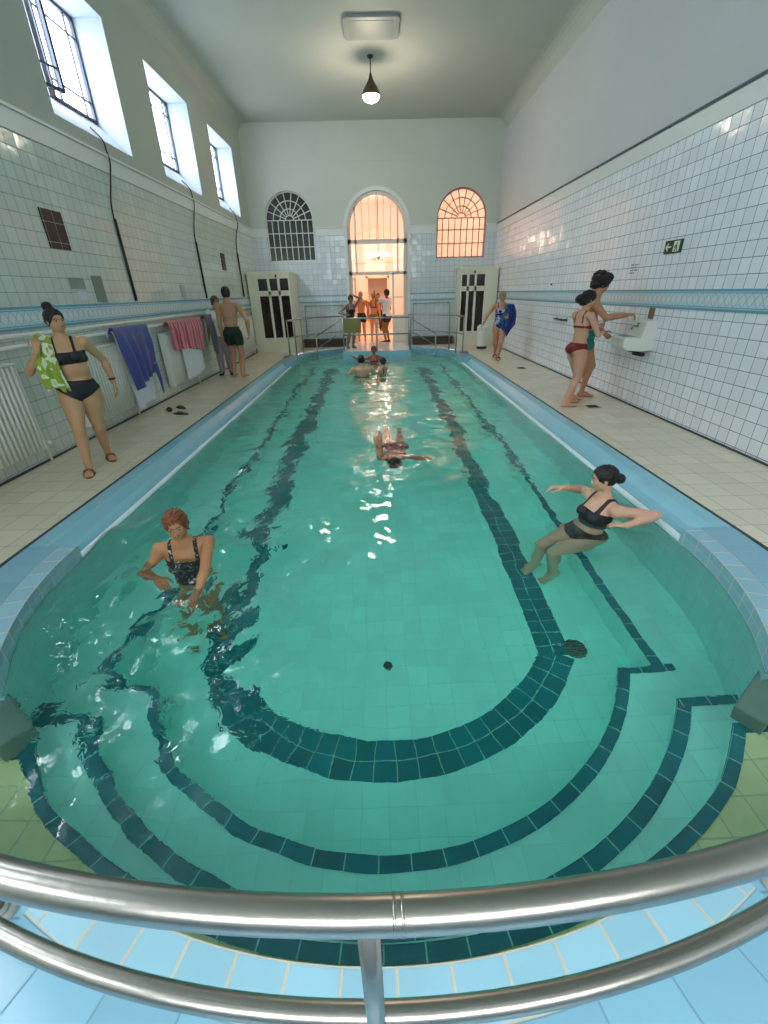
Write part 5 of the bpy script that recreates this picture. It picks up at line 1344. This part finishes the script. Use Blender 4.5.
# 12-16 doorway
person('woman in a dark swimsuit on the landing, hand raised to her head', 1.52, 'f', (-.80, 14.2, .075), 205, (140, 112, 96), 'brown', 'bun', .010, 1.04, pelvis=(-.05, -.04, .77), prot=(12, 0, 0), feet=[(-.08, .02, .066), (.10, .04, .066)], hands=[(-.14, .14, 1.44), (.2, .24, .96)], elbows=[(-1, 0, 0), (1, -1, 0)], hdir=[(.8, 0, .5), None], clothes=[('onepiece', black_c), ('sandals', tan_s)])
person('tanned shirtless man in black trunks seen from behind in the arched doorway', 1.63, 'm', (-.50, 16.9, 0), 8, (222, 138, 84), 'fair', 'cap', .011, .96, feet=[(-.10, .02, .07), (.10, -.05, .07)], clothes=[('trunks', black_c, .45)], face=False)
person('slim woman in an ochre bikini between the two others in the doorway', 1.59, 'f', (-.06, 17.0, 0), -8, (226, 152, 104), 'fair', 'short', .011, .90, clothes=[('bra', plain('dark bikini', srgb(90, 70, 50), .7)), ('briefs', plain('ochre bikini', srgb(150, 120, 60), .7))], face=False)
person('dark-haired person in a white shirt and dark shorts raising an arm in the doorway', 1.68, 'f', (.40, 16.35, 0), 55, (150, 96, 70), 'black', 'short', .010, .98, hands=[(-.30, .28, 1.55), (.2, .2, .9)], elbows=[(-1, .2, -.6), None], clothes=[('shirt', white_c), ('trunks', black_c, .45), ('shoes', plain('dark red shoe', srgb(80, 20, 24), .5))])
person('dark-haired visitor standing farthest away in the inner doorway of the hall', 1.55, 'f', (.14, 21.6, 0), 180, (150, 100, 80), 'black', 'bob', .014, 1.0, clothes=[('shirt', plain('rose cotton', srgb(150, 90, 90), .9)), ('trousers', black_c)], face=False)

# ================================================================ towels
def cloth(name, fn, nu, nv, mat, label=None, cat='towel', th=.008, grp=None, uvs=(1, 1)):
    m = MB()
    for j in range(nv+1):
        for i in range(nu+1): m.v.append(tuple(fn(i/nu, j/nv)))
    for j in range(nv):
        for i in range(nu):
            a = j*(nu+1)+i
            u = [(i/nu*uvs[0], j/nv*uvs[1]), ((i+1)/nu*uvs[0], j/nv*uvs[1]), ((i+1)/nu*uvs[0], (j+1)/nv*uvs[1]), (i/nu*uvs[0], (j+1)/nv*uvs[1])]
            m.face((a, a+1, a+nu+2, a+nu+1), u, 0, True)
    o = m.build(name, mat); s = o.modifiers.new('thickness', 'SOLIDIFY'); s.thickness = th; s.offset = 0
    if label: tag(o, label, cat, grp)
    return o
def hang(y0, y1, ztop, zbot0, zbot1, x, folds, amp, seed, topdrop=.0, back=True, shear=0.0, taper=0.0):
    r = random.Random(seed); ph = [r.random()*6 for _ in range(4)]
    def fn(u, v):
        zb = zbot0+(zbot1-zbot0)*u
        vv = (v-.12)/.88
        y = y0+(y1-y0)*u
        mid = (y0+y1)/2
        if vv < 0:      # part that goes over the bar and behind
            q = -vv/.136; return V((x-.045*math.sin(q*PI/2)*1.6, y, ztop+.012*math.cos(q*PI/2)-.12*max(0, q-.5)))
        z = ztop+(zb-ztop)*vv
        y = mid+(y-mid)*(1-taper*vv)+shear*vv
        k = min(1, vv*3)
        f = amp*k*(math.sin(folds*2*PI*u+ph[0]+1.2*vv)+.5*math.sin(folds*3.7*u*2+ph[1]))+.012*math.sin(5*vv+ph[2])
        return V((x+.01+f*.5+.02*k, y+.3*f, z+.015*math.sin(7*u+ph[3])*k))
    return fn
blue_t = plain('blue towelling', srgb(70, 76, 150), .95, bump=.8, bscale=160, var=.12, sheen=.4)
white_t = plain('white towelling', srgb(222, 226, 236), .95, bump=.8, bscale=160, sheen=.3)
grey_t = plain('grey towelling', srgb(98, 96, 104), .95, bump=.8, bscale=160, var=.15, sheen=.3)
red_t = stripe_cloth('red and pink striped towel', srgb(176, 60, 78), srgb(214, 130, 140), .09)
XH = XL+.17
cloth('hanging_towel', hang(6.30, 7.12, 1.20, .12, .16, XH, 3, .030, 3, taper=.35, shear=-.02), 40, 30, white_t, 'white towel hanging below the blue robe by the second radiator')
cloth('hanging_robe', hang(6.26, 7.22, 1.235, .40, .62, XH+.055, 4, .050, 5, taper=.30, shear=.10), 48, 30, blue_t, 'blue towelling robe hung from the heating pipe beside the second radiator', 'robe')
for a, b in ((7.02, .25),):
    m = MB(); m.tube([(XH+.12, 7.05, .70), (XH+.13, 7.08, .45), (XH+.12, 7.10, .24)], [.035, .028, .012], 10); o = m.build('robe_belt', blue_t); keep(o, C.objects['hanging_robe'])
cloth('hanging_towel', hang(7.98, 9.45, 1.22, .78, .66, XH+.03, 5, .034, 9, taper=.02), 60, 26, red_t, 'red and pink striped towel draped over the third radiator', uvs=(1.3, 1))
cloth('hanging_towel', hang(8.35, 9.25, 1.12, .20, .26, XH+.005, 2, .010, 12), 30, 20, white_t, 'plain white towel hanging under the red striped towel')
cloth('hanging_towel', hang(9.72, 10.28, 1.24, .55, .38, XH+.04, 3, .045, 15, taper=.3, shear=.12), 34, 26, grey_t, 'dark grey towel hanging on the left wall beside the person in the white shirt')

# green towel over the shoulder of woman 1 (in her frame)
lime = blotch('lime and white floral towelling', srgb(150, 176, 60), srgb(226, 232, 205), 13, .56, .95)
def body_cloth(ctx, fn, nu, nv, mat, name, label, th=.012):
    o = cloth(name, fn, nu, nv, mat, None, th=th); R = ctx['person']
    o.location = R.location; o.rotation_euler = R.rotation_euler
    return tag(o, label, 'towel')
s0 = w1['sh'][0]
def f1(u, v):
    # v: from the back over the shoulder down to below the hand; u across
    path = [V((-.13, -.13, 1.14)), V((-.15, -.075, 1.27)), V((-.155, .0, 1.305)), V((-.165, .08, 1.24)), V((-.175, .13, 1.12)), V((-.17, .145, 1.0)), V((-.16, .14, .90)), V((-.15, .13, .82))]
    t = v*(len(path)-1); i = min(int(t), len(path)-2); p = path[i].lerp(path[i+1], t-i)
    w = .07+.055*min(1, v*1.6); a = (u-.5)*2
    p = V((-p.x-.07-.03*v, p.y, p.z+.02)); return p+V((a*w*.72+.02*v, .022*math.cos(a*2.6+4*v)+.014*math.sin(a*9+v*5), -.02*abs(a)+.03*math.sin(a*3)*v))
body_cloth(w1, f1, 34, 44, lime, 'shoulder_towel', 'lime green and white towel over the shoulder of the bikini woman')
# blue towel carried by woman 4 on her left arm
bt = stripe_cloth('blue and teal beach towel', srgb(24, 44, 120), srgb(30, 104, 140), 1.0, 0, width=.45, c3=srgb(28, 38, 110), noise=4)
def f4(u, v):
    a = (u-.5)*2; z = 1.27-.72*v*(1-.16*abs(a)); w = .10+.09*math.sin(min(1, v*1.2)*PI*.6)
    return V((.17+a*w*(1 if v < .75 else 1-(v-.75)*2.6)+.03*math.sin(v*6)*.5, .12+.05*math.cos(a*1.6)+.02*math.sin(a*9+v*4)+.03*math.sin(v*PI), z))
f4m = lambda u, v: (lambda p: V((-p.x, p.y, p.z)))(f4(u, v))
body_cloth(w4, f4m, 34, 40, bt, 'beach_towel', 'dark blue and teal beach towel hanging from the arm of the blonde woman')
# small dark phone in the hand of the man at the basin is not built: it cannot be made out

# ================================================================ light, sky, camera
w = bpy.data.worlds.new('sky'); bpy.context.scene.world = w; w.use_nodes = True; nt = w.node_tree
bg = nt.nodes['Background']; bg.inputs[0].default_value = (.88, .95, .98, 1); bg.inputs[1].default_value = 1.0
gm = nt.nodes.new('ShaderNodeTexCoord'); sz = nd(nt, 'ShaderNodeSeparateXYZ', {0: gm.outputs['Generated']})
mr = nd(nt, 'ShaderNodeMapRange', {'Value': sz.outputs[2], 'From Min': .42, 'From Max': .70, 'To Min': 8.0, 'To Max': 30.0}); nt.links.new(mr.outputs[0], bg.inputs[1])
for (a, b) in WIN:
    if b < YB+.2: continue
    l = bpy.data.lights.new('window_daylight', 'AREA'); l.shape = 'RECTANGLE'; l.size = b-a; l.size_y = 1.2; l.cycles.is_portal = True
    o = bpy.data.objects.new('window_daylight', l); o.location = (GX-.06, (a+b)/2, 4.55); o.rotation_euler = (0, -PI/2, 0); C.objects.link(o)
    o.rotation_euler = (PI/2, 0, -PI/2)
for (a, b) in FILL_WIN:  # portals for the added back windows
    l = bpy.data.lights.new('window_daylight', 'AREA'); l.shape = 'RECTANGLE'; l.size = b-a; l.size_y = 2.1; l.cycles.is_portal = True
    o = bpy.data.objects.new('window_daylight', l); o.location = ((a+b)/2, YB-.25, 3.95); o.rotation_euler = (PI/2, 0, 0); C.objects.link(o)
    o.rotation_euler = (-PI/2, 0, PI)
cam = bpy.data.cameras.new('camera'); co_ = bpy.data.objects.new('camera', cam); C.objects.link(co_)
cam.sensor_fit = 'VERTICAL'; cam.sensor_height = 36; cam.lens = 430.6/1024*36; cam.clip_start = .02; cam.clip_end = 200
th, ps, ro = .4726, .0077, .025
f_ = V((math.sin(ps)*math.cos(th), math.cos(ps)*math.cos(th), -math.sin(th))); r_ = V((math.cos(ps), -math.sin(ps), 0)); d_ = f_.cross(r_)
r2 = r_*math.cos(ro)+d_*math.sin(ro); d2 = -r_*math.sin(ro)+d_*math.cos(ro)
Rm = Matrix((r2, -d2, -f_)).transposed().to_4x4()
co_.matrix_world = Matrix.Translation((0, 0, 1.6)) @ Rm
sc = bpy.context.scene; sc.camera = co_
sc.view_settings.view_transform = 'Standard'; sc.view_settings.look = 'None'; sc.view_settings.gamma = 1; sc.view_settings.exposure = 0.2
try: sc.view_settings.use_curve_mapping = False
except Exception: pass
cy_ = sc.cycles
cy_.use_denoising = True; cy_.max_bounces = 14; cy_.diffuse_bounces = 6; cy_.glossy_bounces = 5; cy_.transmission_bounces = 8; cy_.transparent_max_bounces = 12; cy_.volume_bounces = 0
cy_.caustics_refractive = True; cy_.caustics_reflective = False; cy_.sample_clamp_indirect = 8.0
